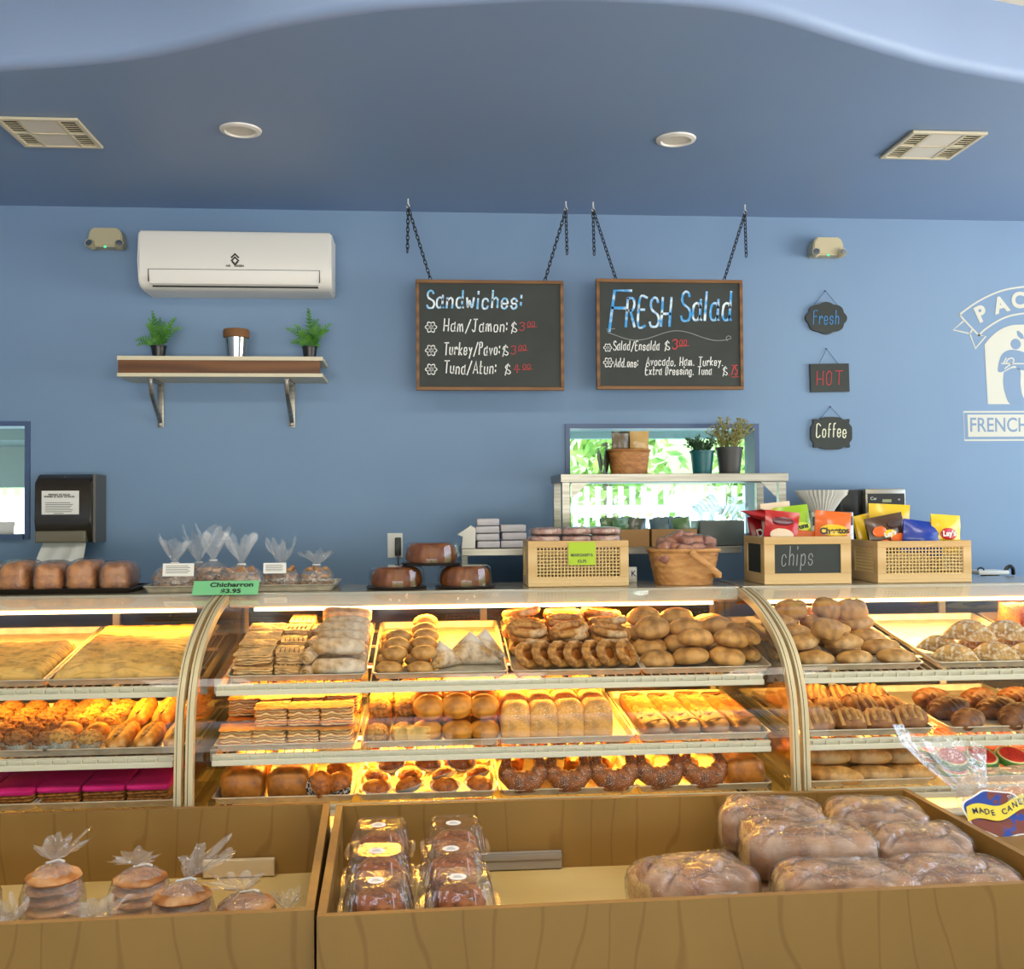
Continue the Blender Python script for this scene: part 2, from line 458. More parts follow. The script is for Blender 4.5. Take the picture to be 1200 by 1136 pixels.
def make_case(x0, x1, label, warm, power, col):
    t = thing('display_case', label, 'display case', (0, 0, 0), 0, 'curved glass bakery cases')
    w = .022
    b = B(); bb(b, x0, x1, 3.24, BACK, .1, .46, .004); bb(b, x0+.02, x1-.02, 3.3, BACK-.04, 0, .1); obj('case_base', b, M['maroon'], t, False)
    b = B(); bb(b, x0+w, x1-w, 3.26, BACK-.03, .461, .475); obj('deck', b, M['shelf'], t, False)
    b = B(); bb(b, x0, x1, 3.205, 3.26, .46, .565, .004); obj('front_rail', b, M['shelf'], t, False)
    b = B(); bb(b, x0, x1, 3.845, BACK, TOPZ-.012, TOPZ, .003); obj('top_panel', b, M['topgl'], t, False)
    b = B(); prismx(b, [(3.80, 1.242), (3.80, 1.205), (3.83, 1.198), (3.90, 1.198), (3.90, 1.237), (3.84, 1.2485)], x0+w, x1-w); obj('canopy_rail', b, M['shelf'], t, False)
    for s, xx in ((0, x0), (1, x1-w)):
        b = B(); rib(b, xx, xx+w, .006, .03, 0)
        for q in (.36,): rib(b, xx+w*q-.0009, xx+w*q+.0009, .0072, .004, 1)
        obj('end_rib', b, [M['rib'], M['ribline']], t, True, angle=30)
        b = B()
        pts = [(y, z) for y, z in GL] + [(BACK-.02, 1.243), (BACK-.02, .56)]
        prismx(b, [(y+.022, z-.02) for y, z in GL[:-1]] + [(BACK-.02, 1.225), (BACK-.02, .54)], xx+.008, xx+.014)
        obj('end_glass', b, M['glass'], t, False)
        b = B(); bb(b, xx, xx+w, BACK-.03, BACK, .46, TOPZ-.012); obj('rear_post', b, M['shelf'], t, False)
    b = B()
    rings = [[b.verts.new((xx, y, z)) for y, z in GL] for xx in (x0+w, x1-w)]
    ring_bridge(b, rings, closed=False); obj('front_glass', b, M['glass'], t, True)
    # rear: two sliding dark doors in a pale frame
    xm = (x0+x1)/2
    b = B(); bb(b, x0+w, x1-w, BACK-.03, BACK, 1.20, TOPZ-.012); bb(b, x0+w, x1-w, BACK-.03, BACK, .475, .52)
    for q in (.25, .5, .75): bb(b, x0+(x1-x0)*q-.014, x0+(x1-x0)*q+.014, BACK-.035, BACK-.005, .52, 1.20)
    obj('rear_frame', b, M['shelf'], t, False)
    for k in range(2):
        b = B(); bb(b, (x0+w, xm)[k], (xm, x1-w)[k], BACK-.022+.006*k, BACK-.018+.006*k, .52, 1.20); obj('rear_door', b, M['reardoor'], t, False)
    for k, (yf, z, tilt, dep) in enumerate(SHELVES):
        c, s = math.cos(R(tilt)), math.sin(R(tilt))
        xa, xb = x0+.055, x1-.055
        b = B()
        # wire deck
        for i in range(int((xb-xa)/.0305)+1):
            x = xa+.006+i*(xb-xa-.012)/int((xb-xa)/.0305)
            box(b, (x, yf+dep/2*c, z-.006+dep/2*s), (.004, dep, .004), rot=(R(tilt), 0, 0))
        for q in (.02, .35, .68, .99): box(b, ((xa+xb)/2, yf+dep*q*c, z-.011+dep*q*s), (xb-xa, .008, .008), rot=(R(tilt), 0, 0))
        sh = obj('shelf', b, M['shelf'], t, False)
        b = B(); bb(b, xa, xb, yf-.022, yf-.010, z-.032, z-.014, .002)
        bb(b, xa, xb, yf-.008, yf-.004, z-.032, z+.004); bb(b, xa, xb, yf-.020, yf-.014, z-.001, z+.002)
        for i in range(int((xb-xa)/.046)): bb(b, xa+.02+i*.046, xa+.024+i*.046, yf-.02, yf-.012, z-.016, z-.001)
        obj('front_lip', b, M['shelf'], sh, False)
        for xx in (xa-.03, xb+.006):
            b = B(); prismx(b, [(yf+.1, z-.012+.1*s), (yf+.1, z-.045), (yf+dep*c, z-.012+dep*s-.02), (yf+dep*c, z-.012+dep*s)], xx, xx+.024); obj('shelf_bracket', b, M['steel'], sh, False)
    # lamps: one under the canopy, one under each of the two upper shelves
    L = [(3.865, 1.188)] + [(yf+.25, z-.028+.25*math.tan(R(tl))) for yf, z, tl, dp in SHELVES]
    for k, (y, z) in enumerate(L):
        b = B(); tube(b, [(x0+.10, y, z), (x1-.10, y, z)], .0075, 10); tb = obj('lamp_tube', b, M['tube'] if k == 0 else (M['tube2'] if power[k] else M['white']), t)
        if power[k]: area_light('case_lamp', (xm, y, z-.012), ((0, -.25, -1), (0, .05, -1), (0, .05, -1), (0, .05, -1))[k], x1-x0-.22, .03, power[k], col, parent=t)
    return t
M['topgl'] = mat('case_top_glass', S(165, 155, 130), .12, col2=S(150, 142, 122), scale=2, spec=.7)
M['reardoor'] = mat('rear_door_smoked', S(52, 44, 34), .2, spec=.6)
M['tube2'] = glow('amber_tube', (1.0, .62, .16, 1), 6.0)
CX0, CX1 = -.757, 1.172
AMBER = (1.0, .46, .05)
case_l = make_case(CX0-.012-1.93, CX0-.012, 'curved glass bakery case left of centre, holding pink cakes and crumb muffins', 1, (8, 16, 0, 3), AMBER)
case_c = make_case(CX0, CX1, 'curved glass bakery case at centre, between both cream ribs, twelve trays inside', 1, (18, 34, 28, 16), AMBER)
case_r = make_case(CX1+.012, CX1+.012+1.93, 'curved glass bakery case on the right, holding watermelon cookies and pointed rolls', 1, (14, 6, 16, 8), (1.0, .58, .18))

# ------------------------------------------------------------------ plywood bins in front
BZ = .665
def make_bin(bl, fl, fr, br, label, fz=None):
    """corner points on the rim: back-left, front-left, front-right, back-right"""
    t = thing('plywood_bin', label, 'bread bin', (fl.x, fl.y, 0), 0, 'plywood bins before the cases')
    o = Vector((fl.x, fl.y, 0)); bl, fl, fr, br = [p-o for p in (bl, fl, fr, br)]
    th = .02; zb = BZ-.24
    def panel(name, p, q, inward, z0=zb, z1=BZ):
        d = (q-p); d.z = 0; n = Vector((-d.y, d.x, 0)).normalized()*th*inward
        b = B()
        lo = [b.verts.new((v.x, v.y, z0)) for v in (p, q, q+n, p+n)]; hi = [b.verts.new((v.x, v.y, z1)) for v in (p, q, q+n, p+n)]
        cap(b, lo[::-1]); cap(b, hi, 1)
        for i in range(4):
            j = (i+1) % 4; f = b.faces.new((lo[i], lo[j], hi[j], hi[i])); f.material_index = 1 if i in (1, 3) else 0
        bmesh.ops.recalc_face_normals(b, faces=b.faces)
        return obj(name, b, [M['ply'], M['plyedge']], t, False)
    panel('front_panel', fl, fr, 1, z0=.30)
    panel('back_panel', br, bl, 1)
    dl = (bl-fl); dl.z = 0; dl.normalize(); dr = (br-fr); dr.z = 0; dr.normalize()
    panel('side_panel', bl-dl*th, fl+dl*th, 1)
    panel('side_panel', fr+dr*th, br-dr*th, 1)
    b = B(); zf = BZ-.205
    cs = [bl+Vector((th, -th, 0)), fl+Vector((th, th, 0)), fr+Vector((-th, th, 0)), br+Vector((-th, -th, 0))]
    lo = [b.verts.new((v.x, v.y, zf-.012)) for v in cs]; hi = [b.verts.new((v.x, v.y, zf)) for v in cs]
    cap(b, lo); cap(b, hi[::-1])
    for i in range(4):
        j = (i+1) % 4; b.faces.new((lo[i], lo[j], hi[j], hi[i]))
    bmesh.ops.recalc_face_normals(b, faces=b.faces)
    obj('bin_floor', b, M['plyfloor'], t, False)
    for u in (.03, .97):
        for v in (.08, .92):
            p = (fl.lerp(fr, u)).lerp(bl.lerp(br, u), v)
            b = B(); bb(b, p.x-.03, p.x+.03, p.y-.03, p.y+.03, 0, zb); obj('leg', b, M['ply'], t, False)
    return t
M['plyfloor'] = wood('pale_plywood_floor', S(240, 208, 138), S(226, 190, 116), scale=2, dist=5, stretch=(.4, 1, 1), rough=.4, bump=0)
q = lambda x, y: Pz(x, y, BZ)
CB = [q(394, 943), q(371, 1075), q(1264, 1033), q(1062, 924)]
LB = [q(-190, 960), q(-330, 1100), q(368, 1067), q(387, 940)]
for name, qd in (('C', CB), ('L', LB)): print(name, [tuple(round(c, 3) for c in v) for v in qd])
bin_c = make_bin(CB[0], CB[1], CB[2], CB[3], 'large plywood bin holding clear cake tubs and wrapped brown loaves')
bin_l = make_bin(LB[0], LB[1], LB[2], LB[3], 'plywood bin holding bagged round cookies, its side against the tub bin')
# ------------------------------------------------------------------ lettering
GLYPH = {
 'S': (6, "483919080716455453421203"), 'a': (6.3, "4536160503123243 474252"), 'n': (6, "0602 0526364542"), 'd': (6.3, "4536160503123243 494252"),
 'w': (7, "0612254256"), 'r': (5, "0602 04263645"), 'i': (2.5, "0602 0809"), 'c': (6, "4536160503123243"), 'h': (6, "0902 0526364542"),
 'e': (6, "04444536160503123243"), 's': (6, "45361605143443321203"), ':': (3, "0304 0607"), 'H': (7, "0902 5952 0555"), 'm': (8, "0602 05162632 35465662"),
 '/': (6.5, "0159"), 'J': (7, "1959 3933221203"), 'o': (6, "26160503123243453626"), '$': (6.5, "47381807064453423203 2901"), 'T': (7, "0969 3932"),
 'u': (6, "0603123243 4642"), 'k': (6, "0902 4614 1442"), 'R': (6.5, "0902 093948473606 2652"), 'y': (6, "0624 4610"), 'P': (6, "0902 093948473606"),
 'v': (6, "062246"), 't': (5, "1913122232 0636"), 'E': (6, "49090242 0636"), 'F': (6.5, "590902 0646"), 'l': (2.5, "0902"), 'f': (5, "39291812 0636"),
 'g': (6, "4536160503123243 4641201001"), 'x': (6, "0642 0246"), 'D': (6.5, "0902 09294847442202"), '.': (3, "0212"), ',': (3, "1201"),
 'C': (7, "5839190803123253"), 'O': (6.5, "29180704123243474829"), '3': (6, "0829484736264543321203"), '0': (6, "29180704123243474829"),
 '4': (7, "290555 3932"), '7': (6, "095912"), '5': (6, "490906364543321203"), 'A': (7, "023962 1454"), 'p': (6, "0600 0526364543321203"), ' ': (4, ""),
}
def ribbon(bm, pts, w, y, mi=0, vary=0.0):
    n = len(pts)
    if n < 2: return
    L, Rr = [], []
    for i in range(n):
        t = pts[min(i+1, n-1)]-pts[max(i-1, 0)]
        if t.length < 1e-7: t = Vector((1, 0))
        t.normalize(); nn = Vector((-t.y, t.x))*(w/2*(1+vary*math.sin(i*1.3)))
        p = pts[i].copy()
        if i == 0: p -= t*w*.35
        if i == n-1: p += t*w*.35
        L.append(bm.verts.new((p.x+nn.x, y, p.y+nn.y))); Rr.append(bm.verts.new((p.x-nn.x, y, p.y-nn.y)))
    for i in range(n-1):
        f = bm.faces.new((L[i], Rr[i], Rr[i+1], L[i+1])); f.material_index = mi
def write(bm, text, x, z, u, w, y=0.0, mi=0, xs=1.0, slant=.08, space=0.6, rise=0.0, seed=3, fit=None):
    """stroke lettering: u = one grid unit (x height 4u, capitals 7u); z = baseline"""
    rn = random.Random(seed); x0 = x
    if fit: xs = (fit/u-space*(len(text)-1))/sum(GLYPH[ch][0] for ch in text)
    for ch in text:
        wd, st = GLYPH[ch]
        dz = rn.uniform(-.3, .3)*u
        for s in st.split():
            pts = [Vector((int(s[i])*xs, int(s[i+1])-2)) for i in range(0, len(s), 2)]
            if len(pts) > 3: pts = catmull(pts, 4)
            pts = [Vector((x+(p.x+p.y*slant)*u, z+dz+p.y*u+(x+p.x*u-x0)*rise)) for p in pts]
            ribbon(bm, pts, w, y, mi, .12)
        x += (wd*xs+space)*u
    return x
def font_mesh(text, size, bold=0.0, extrude=0.0, align='CENTER'):
    cu = bpy.data.curves.new('text_curve', 'FONT'); cu.body = text; cu.size = size; cu.offset = bold; cu.extrude = extrude
    cu.align_x = align; cu.align_y = 'CENTER'
    o = bpy.data.objects.new('text_tmp', cu); C.objects.link(o)
    bpy.context.view_layer.update()
    me = bpy.data.meshes.new_from_object(o.evaluated_get(bpy.context.evaluated_depsgraph_get()))
    bpy.data.objects.remove(o); bpy.data.curves.remove(cu)
    return me
def text(name, s, size, m, parent, loc, rot=(R(90), 0, 0), bold=0.0, extrude=.0004, scale=(1, 1, 1)):
    me = font_mesh(s, size, bold, extrude); me.materials.clear(); me.materials.append(m)
    return inst(name, me, parent, loc, rot, scale)

# ------------------------------------------------------------------ ceiling fittings
def ceiling_vent(px, label, s=.29, rz=0.0):
    p = Pz(px[0], px[1], CEIL)
    t = thing('ceiling_fan_vent', label, 'ceiling vent', (p.x, p.y, CEIL), rz, 'square ceiling vents')
    h = s/2; w = .018
    b = B(); bb(b, -h, h, -h, -h+w, -.012, -.001, .003); bb(b, -h, h, h-w, h, -.012, -.001, .003)
    bb(b, -h, -h+w, -h+w, h-w, -.012, -.001, .003); bb(b, h-w, h, -h+w, h-w, -.012, -.001, .003)
    bb(b, -h*.46-.006, -h*.46+.006, -h+w, h-w, -.011, -.001); bb(b, h*.46-.006, h*.46+.006, -h+w, h-w, -.011, -.001)
    bb(b, -h+w, h-w, -.005, .005, -.0115, -.001)
    obj('frame', b, M['ivory'], t, False)
    for k in (-1, 1):
        b = B(); bb(b, -h*.46+.006, h*.46-.006, k*.006 if k > 0 else -h+w, h-w if k > 0 else -.006, -.009, -.001, .002); obj('lens', b, M['ventlens'], t, False)
    for k in (-1, 1):
        b = B(); a, c = (h*.46+.006, h-w) if k > 0 else (-h+w, -h*.46-.006)
        bb(b, a, c, -h+w, h-w, -.003, -.001, 0, 1)
        for i in range(12):
            y = -h+w+.012+i*(2*h-2*w-.02)/11.5
            if abs(y) > .008: box(b, ((a+c)/2, y, -.006), (c-a, .009, .002), mi=0, rot=(R(35), 0, 0))
        obj('louvre', b, [M['ivory'], M['black']], t, False)
    return t
M['ventlens'] = mat('vent_lens', S(228, 224, 208), .5)
ceiling_vent((59, 154), 'square ivory ceiling vent at left above the air conditioner', rz=R(0))
ceiling_vent((1092, 169), 'square ivory ceiling vent at right, beyond the hanging salad board')
def downlight(px, label):
    p = Pz(px[0], px[1], CEIL)
    t = thing('recessed_downlight', label, 'ceiling light', (p.x, p.y, CEIL), 0, 'recessed downlights')
    b = B(); lathe(b, [(.052, -.002), (.058, -.010), (.074, -.006), (.076, -.0005)], 40, close=False); obj('trim_ring', b, M['white'], t)
    b = B(); lathe(b, [(.001, -.004), (.054, -.004)], 40, close=False); obj('diffuser', b, M['ventlens'], t)
downlight((282, 152), 'round recessed downlight in soffit above the air conditioner')
downlight((792, 163), 'round recessed downlight in soffit above the Fresh Salad board')

# ------------------------------------------------------------------ hanging chalkboards
M['board'] = mat('chalkboard_black', S(40, 45, 42), .65, col2=S(48, 54, 50), scale=6)
M['chalkw'] = mat('chalk_white', S(238, 240, 236), .9)
M['chalkb'] = mat('chalk_blue_white', S(120, 190, 235), .9, col2=S(235, 245, 250), scale=26, lo=.42, hi=.6)
M['chalkb2'] = mat('chalk_bright_blue', S(70, 160, 225), .9, col2=S(225, 242, 250), scale=22, lo=.45, hi=.62)
M['chalkblue'] = mat('chalk_plain_blue', S(70, 150, 215), .9)
M['chalkr'] = mat('chalk_red', S(200, 70, 72), .9)
M['chalkg'] = mat('chalk_grey', S(150, 155, 155), .9)
M['chalky'] = mat('chalk_cream', S(232, 232, 205), .9)
def chain(p, q, parent, sag=0.0, link=.026):
    p, q = Vector(p), Vector(q); n = max(2, round((q-p).length/(link*.74))); d = (q-p)/n; t = d.normalized()
    b = B(); side = Vector((0, 1, 0)); oth = t.cross(side).normalized()
    for i in range(n):
        c = p+d*(i+.5); w = (side*.45+oth*.9).normalized() if i % 2 else (side*.9-oth*.45).normalized()
        pts = [c+t*(math.cos(a)*link*.5)+w*(spow(math.sin(a), .8)*link*.26) for a in [2*math.pi*k/10 for k in range(10)]]
        tube(b, pts, .0022, 5, loop=True)
    return obj('chain', b, M['blackmat'], parent)
def spark(bm, cx, cz, r, w, y):
    for k in range(6):
        a = k*math.pi/3; c, s = math.cos(a), math.sin(a)
        pts = [Vector((cx+c*u*r-s*v*r, cz+s*u*r+c*v*r)) for u, v in ((.15, 0), (.6, .32), (1, 0), (.6, -.32), (.15, 0))]
        ribbon(bm, catmull(pts, 3), w, y)
def chalkboard(x0y0, x1y1, hooks, att, label):
    yb = Pz(hooks[0][0], hooks[0][1]+2, CEIL).y
    a, c = P(x0y0[0], x0y0[1], yb), P(x1y1[0], x1y1[1], yb)
    W, H = c.x-a.x, a.z-c.z
    t = thing('chalkboard_menu', label, 'menu board', ((a.x+c.x)/2, yb, c.z), 0, 'hanging chalkboard menus')
    f = .016; h = W/2
    b = B(); bb(b, -h, h, -.012, .012, 0, f, .002); bb(b, -h, h, -.012, .012, H-f, H, .002)
    bb(b, -h, -h+f, -.012, .012, f, H-f, .002); bb(b, h-f, h, -.012, .012, f, H-f, .002)
    obj('frame', b, M['frame'], t, False)
    b = B(); bb(b, -h+f, h-f, -.004, .006, f, H-f); obj('slate', b, M['board'], t, False)
    for hk, at in zip(hooks, att):
        hp = Pz(hk[0], hk[1], CEIL)
        hx = hp.x-(a.x+c.x)/2; ht = CEIL-c.z; ax = P(at, x0y0[1], yb).x-(a.x+c.x)/2
        b = B(); tube(b, [(hx, 0, ht), (hx, 0, ht-.022), (hx+.006, 0, ht-.034), (hx, 0, ht-.042), (hx-.007, 0, ht-.034)], .003, 6); obj('ceiling_hook', b, M['white'], t)
        chain((hx, -.002, ht-.036), (ax, -.002, H-.004), t)
        chain((hx, .004, ht-.036), (hx+.004*(1 if hk[0] > 600 else -1), .004, ht-.036-.205), t)
    return t, W, H, h
t, W, H, h = chalkboard((487, 328), (661, 458), ((478, 231), (664, 234)), (505, 638), 'hanging chalkboard headed Sandwiches with three fillings in chalk')
Yc = -.0055
b = B(); write(b, 'Sandwiches:', -h+.05, H-.125, .0108, .0085, Yc, fit=W*.66); obj('heading', b, M['chalkb'], t, False)
for i, (s, zz, wd) in enumerate((('Ham/Jamon:', .232, 1.0), ('Turkey/Pavo:', .337, .9), ('Tuna/Atun:', .422, 1.02))):
    b = B(); xx = write(b, s, -h+.125, H-zz, .0078, .0048, Yc, fit=W*(.44, .385, .36)[i], seed=i)
    write(b, '$', -h+W*(.645, .585, .60)[i], H-zz, .0066, .004, Yc, xs=.7)
    spark(b, -h+.068, H-zz+.018, .026, .0042, Yc)
    obj('menu_line', b, M['chalkw'], t, False)
for s, s2, xx, zz in (('3', '00', -h+W*.705, .225), ('3', '00', -h+W*.645, .332), ('4', '00', -h+W*.665, .418)):
    b = B(); xx = write(b, s, xx-.005, H-zz, .0052, .003, Yc); write(b, s2, xx+.002, H-zz+.018, .003, .0024, Yc)
    ribbon(b, [Vector((xx, H-zz+.013)), Vector((xx+.045, H-zz+.016))], .0022, Yc)
    obj('price', b, M['chalkr'], t, False)
t, W, H, h = chalkboard((698, 327), (871, 457), ((696, 235), (875, 238)), (722, 848), 'hanging chalkboard headed Fresh Salad with a wavy chalk line')
b = B(); write(b, 'F', -h+.06, H-.235, .0265, .012, Yc, xs=.58, slant=.14)
write(b, 'RESH', -h+W*.20, H-.215, .0185, .0105, Yc, space=.3, fit=W*.32)
write(b, 'Salad', -h+W*.575, H-.185, .0185, .0105, Yc, space=.3, fit=W*.36); obj('heading', b, M['chalkb2'], t, False)
b = B(); pts = [Vector((-h+.055+k*(W-.11)/40, H-.258+.022*math.sin(k/40*9.4+2.6)*(1-.0*k))) for k in range(41)]
e1 = pts[-1]; pts += [e1+Vector((.012*math.cos(a)-.012, .012*math.sin(a))) for a in [k*.7 for k in range(1, 7)]]
pts = [pts[0]+Vector((.03, .018)), pts[0]+Vector((-.008, .016))] + pts
ribbon(b, pts, .0028, Yc); obj('flourish', b, M['chalkg'], t, False)
b = B()
write(b, 'Salad/Ensalda', -h+W*.115, H-.325, .0058, .0038, Yc, fit=W*.315); write(b, '$', -h+W*.465, H-.322, .0060, .0036, Yc, xs=.7); spark(b, -h+.052, H-.315, .019, .0035, Yc); obj('menu_line', b, M['chalkw'], t, False); b = B()
write(b, 'Add.ons:', -h+W*.12, H-.402, .0056, .0038, Yc, fit=W*.165)
write(b, 'Avocado, Ham. Turkey.', -h+W*.335, H-.395, .0055, .0038, Yc, fit=W*.53); write(b, 'Extra Dressing. Tuna', -h+W*.33, H-.437, .0052, .0038, Yc, fit=W*.455)
write(b, '$', -h+W*.86, H-.437, .0056, .0034, Yc, xs=.7)
spark(b, -h+.054, H-.383, .023, .0035, Yc); obj('menu_line', b, M['chalkw'], t, False)
b = B(); x = write(b, '3', -h+W*.515, H-.318, .0062, .005, Yc, xs=.8); write(b, '00', x, H-.302, .0036, .0034, Yc, xs=.8); ribbon(b, [Vector((x-.01, H-.308)), Vector((x+.045, H-.304))], .003, Yc); obj('price', b, M['chalkr'], t, False); b = B()
write(b, '.75', -h+W*.90, H-.437, .0062, .004, Yc, fit=.042); ribbon(b, [Vector((h-.055, H-.448)), Vector((h-.022, H-.446))], .0028, Yc); obj('price', b, M['chalkr'], t, False)

# ------------------------------------------------------------------ wall signs
def wall_sign(outline, cpx, tip, label, word, m, u, w, xs=.8, dx=0, dz=0, tilt=0):
    c = P(cpx[0], cpx[1], WALL_Y-.012)
    t = thing('chalk_wall_sign', label, 'chalkboard sign', (c.x, WALL_Y-.012, c.z), 0, 'small chalkboard wall signs', rot=(0, R(tilt), 0))
    b = B(); prism(b, outline, -.006, .005); obj('slate', b, M['board'], t, False)
    b = B(); write(b, word, dx, dz, u, w, -.0072, slant=.06, fit=-2*dx); obj('lettering', b, m, t, False)
    tp = P(tip[0], tip[1], WALL_Y-.006)-Vector((c.x, WALL_Y-.012, c.z)); hw = max(p[0] for p in outline)*.55; ht = max(p[1] for p in outline)*.86
    b = B(); tube(b, [(-hw, .003, ht), (tp.x, .004, tp.z), (hw, .003, ht)], .0014, 5); tube(b, [(tp.x, .001, tp.z), (tp.x, .012, tp.z)], .003, 6); obj('hanging_string', b, M['twine'], t)
M['twine'] = mat('dark_twine', S(70, 80, 105), .8)
k_ = WALL_Y/F
sc = [(math.cos(a)*25*k_*(.93+.10*abs(math.cos(4*a))), math.sin(a)*19*k_*(.93+.10*abs(math.cos(4*a)))) for a in [2*math.pi*i/72 for i in range(72)]]
wall_sign(sc, (968, 373), (967, 341), 'scalloped oval chalkboard sign reading Fresh, top of three on wall', 'Fresh', M['chalkblue'], .0095, .0034, .8, -.066, -.030)
rc = [(-24*k_, -17*k_), (24*k_, -17*k_), (24*k_, 17*k_), (-24*k_, 17*k_)]
wall_sign(rc, (972, 443), (969, 409), 'rectangular chalkboard sign reading HOT in red, middle of three on wall', 'HOT', M['chalkr'], .0095, .0034, .82, -.066, -.033, -1)
wv = []
for i in range(96):
    a = 2*math.pi*i/96; ct, st = spow(math.cos(a), .42), spow(math.sin(a), .42)
    wv.append((ct*25*k_*(.97+.055*math.cos(8*a)), st*19*k_*(.97+.065*math.cos(8*a))))
wall_sign(wv, (974, 508), (973, 477), 'wavy-edged chalkboard sign reading Coffee, lowest of three on wall', 'Coffee', M['chalky'], .0092, .0052, .82, -.076, -.018)

# ------------------------------------------------------------------ emergency lights
def emergency(cpx, label):
    c = P(cpx[0], cpx[1], WALL_Y)
    t = thing('emergency_light', label, 'emergency light', (c.x, WALL_Y, c.z), 0, 'twin-head emergency lights')
    s = .0043
    o = [(-18, -8), (18, -8), (17, 6), (13, 12), (-13, 12), (-17, 6)]
    b = B(); prism(b, [(x*s, z*s) for x, z in o], -.075, -.001); bmesh.ops.bevel(b, geom=list(b.edges), offset=.006, segments=2, affect='EDGES'); obj('housing', b, M['ivory2'], t, angle=60)
    for k in (-1, 1):
        b = B(); lathe(b, [(.004, -.03), (.017, -.026), (.020, 0), (.019, .012), (.016, .010), (.004, .004)], 18)
        hd = obj('lamp_head', b, M['ivory2'], t, loc=(k*.064, -.078, -.024), rot=(R(75), 0, R(k*12)))
        b = B(); lathe(b, [(.001, .0135), (.0145, .0125)], 16, close=False); obj('lens', b, M['chrome'], hd)
    b = B(); blob(b, .006, .004, .005, nu=8, nv=6, ctr=(0, -.072, -.035)); obj('status_light', b, M['led'], t)
M['ivory2'] = mat('aged_ivory_plastic', S(196, 186, 150), .45)
M['led'] = glow('green_led', (.1, 1, .45, 1), 1.5)
emergency((129, 285), 'ivory twin-head emergency light beside the air conditioner')
emergency((964, 295), 'ivory twin-head emergency light above the Fresh sign')

# ------------------------------------------------------------------ air conditioner
ya = 4.58
a, c = P(161, 268, ya), P(389, 341, ya+.03)
W, H = c.x-a.x, a.z-c.z
t = thing('air_conditioner', 'white wall-mounted split air conditioner above the plank shelf', 'air conditioner', ((a.x+c.x)/2, WALL_Y, c.z))
D = WALL_Y-ya
pr = [(-.002, 0), (-D*.66, 0), (-D*.85, .008), (-D*.95, .028), (-D*.99, .065), (-D, .12), (-D*.985, H-.03), (-D*.95, H-.006), (-D*.88, H), (-.002, H)]
b = B(); prismx(b, pr, -W/2, W/2); bmesh.ops.bevel(b, geom=[e_ for e_ in b.edges if abs(e_.verts[0].co.x-e_.verts[1].co.x) < 1e-6], offset=.008, segments=2, affect='EDGES')
obj('body', b, M['acwhite'] if 'acwhite' in M else M['white'], t, angle=35)
b = B(); rings = []
for xx in (-W/2+.05, W/2-.055): rings.append([b.verts.new((xx, y, z)) for y, z in ((-D*1.004, .082), (-D*.985, .048), (-D*.945, .022), (-D*.86, .016), (-D*.88, .04), (-D*.95, .082))])
ring_bridge(b, rings); cap(b, rings[0]); cap(b, rings[1][::-1]); obj('louvre_flap', b, M['white'], t, angle=30)
b = B(); bb(b, -W/2+.045, W/2-.05, -D*1.006, -D*.96, .0825, .0842); bb(b, -W/2+.045, -W/2+.048, -D*1.0, -D*.9, .03, .083); bb(b, W/2-.053, W/2-.05, -D*1.0, -D*.9, .03, .083)
bb(b, -W/2+.06, W/2-.06, -D*.93, -D*.86, .010, .0145); obj('panel_gap', b, M['gap'] if 'gap' in M else M['blackmat'], t, False)
lg = inst('maker_emblem', bpy.data.meshes.new('emblem'), t)
b = B()
for dz in (0, .014): prism(b, [(-.020, .124+dz), (0, .144+dz), (.020, .124+dz), (.014, .120+dz), (0, .134+dz), (-.014, .120+dz)], -D-.0006, -D+.004)
prism(b, [(-.016, .118), (-.009, .124), (0, .113), (.009, .124), (.016, .118), (0, .100)], -D-.0006, -D+.004)
b.to_mesh(lg.data); b.free(); lg.data.materials.append(M['navy'] if 'navy' in M else M['black'])
text('maker_name', 'AIR    GREEN', .012, M['black'], t, (0, -D*1.001-.001, .100), bold=.0004, scale=(1.15, 1, 1))

# ------------------------------------------------------------------ plank shelf
ys = 4.56
a, c = P(137, 417, ys), P(378, 442, ys)
W, H = c.x-a.x, a.z-c.z; D = WALL_Y-ys
t = thing('wall_shelf', 'boxy brown plank wall shelf with pale boards carrying two ferns', 'shelf', ((a.x+c.x)/2, WALL_Y, c.z))
b = B(); bb(b, -W/2, W/2, -D, -.001, H-.018, H, .001); obj('top_board', b, M['palewood'] if 'palewood' in M else M['ivory'], t, False)
b = B(); bb(b, -W/2, W/2, -D, -.001, 0, .016, .001); obj('bottom_board', b, M['ivory'], t, False)
b = B(); bb(b, -W/2+.004, W/2-.012, -D+.003, -D+.022, .0165, H-.0185); obj('front_plank', b, M['walnut'], t, False)
for px in (188, 342):
    xx = P(px, 450, WALL_Y-.01).x-(a.x+c.x)/2
    b = B()
    bb(b, xx-.014, xx+.014, -.008, -.001, -.205, -.001, .002)
    bb(b, xx-.012, xx+.012, -D+.05, -.008, -.008, -.001, .002)
    pts = [(xx, -D+.06, -.008), (xx, -D+.066, -.03), (xx, -D*.62, -.075), (xx, -D*.36, -.125), (xx, -.016, -.175), (xx, -.012, -.20)]
    tube(b, catmull([Vector(p) for p in pts], 4), .010, 8, flat=.6)
    obj('bracket', b, M['steel'], t, angle=30)
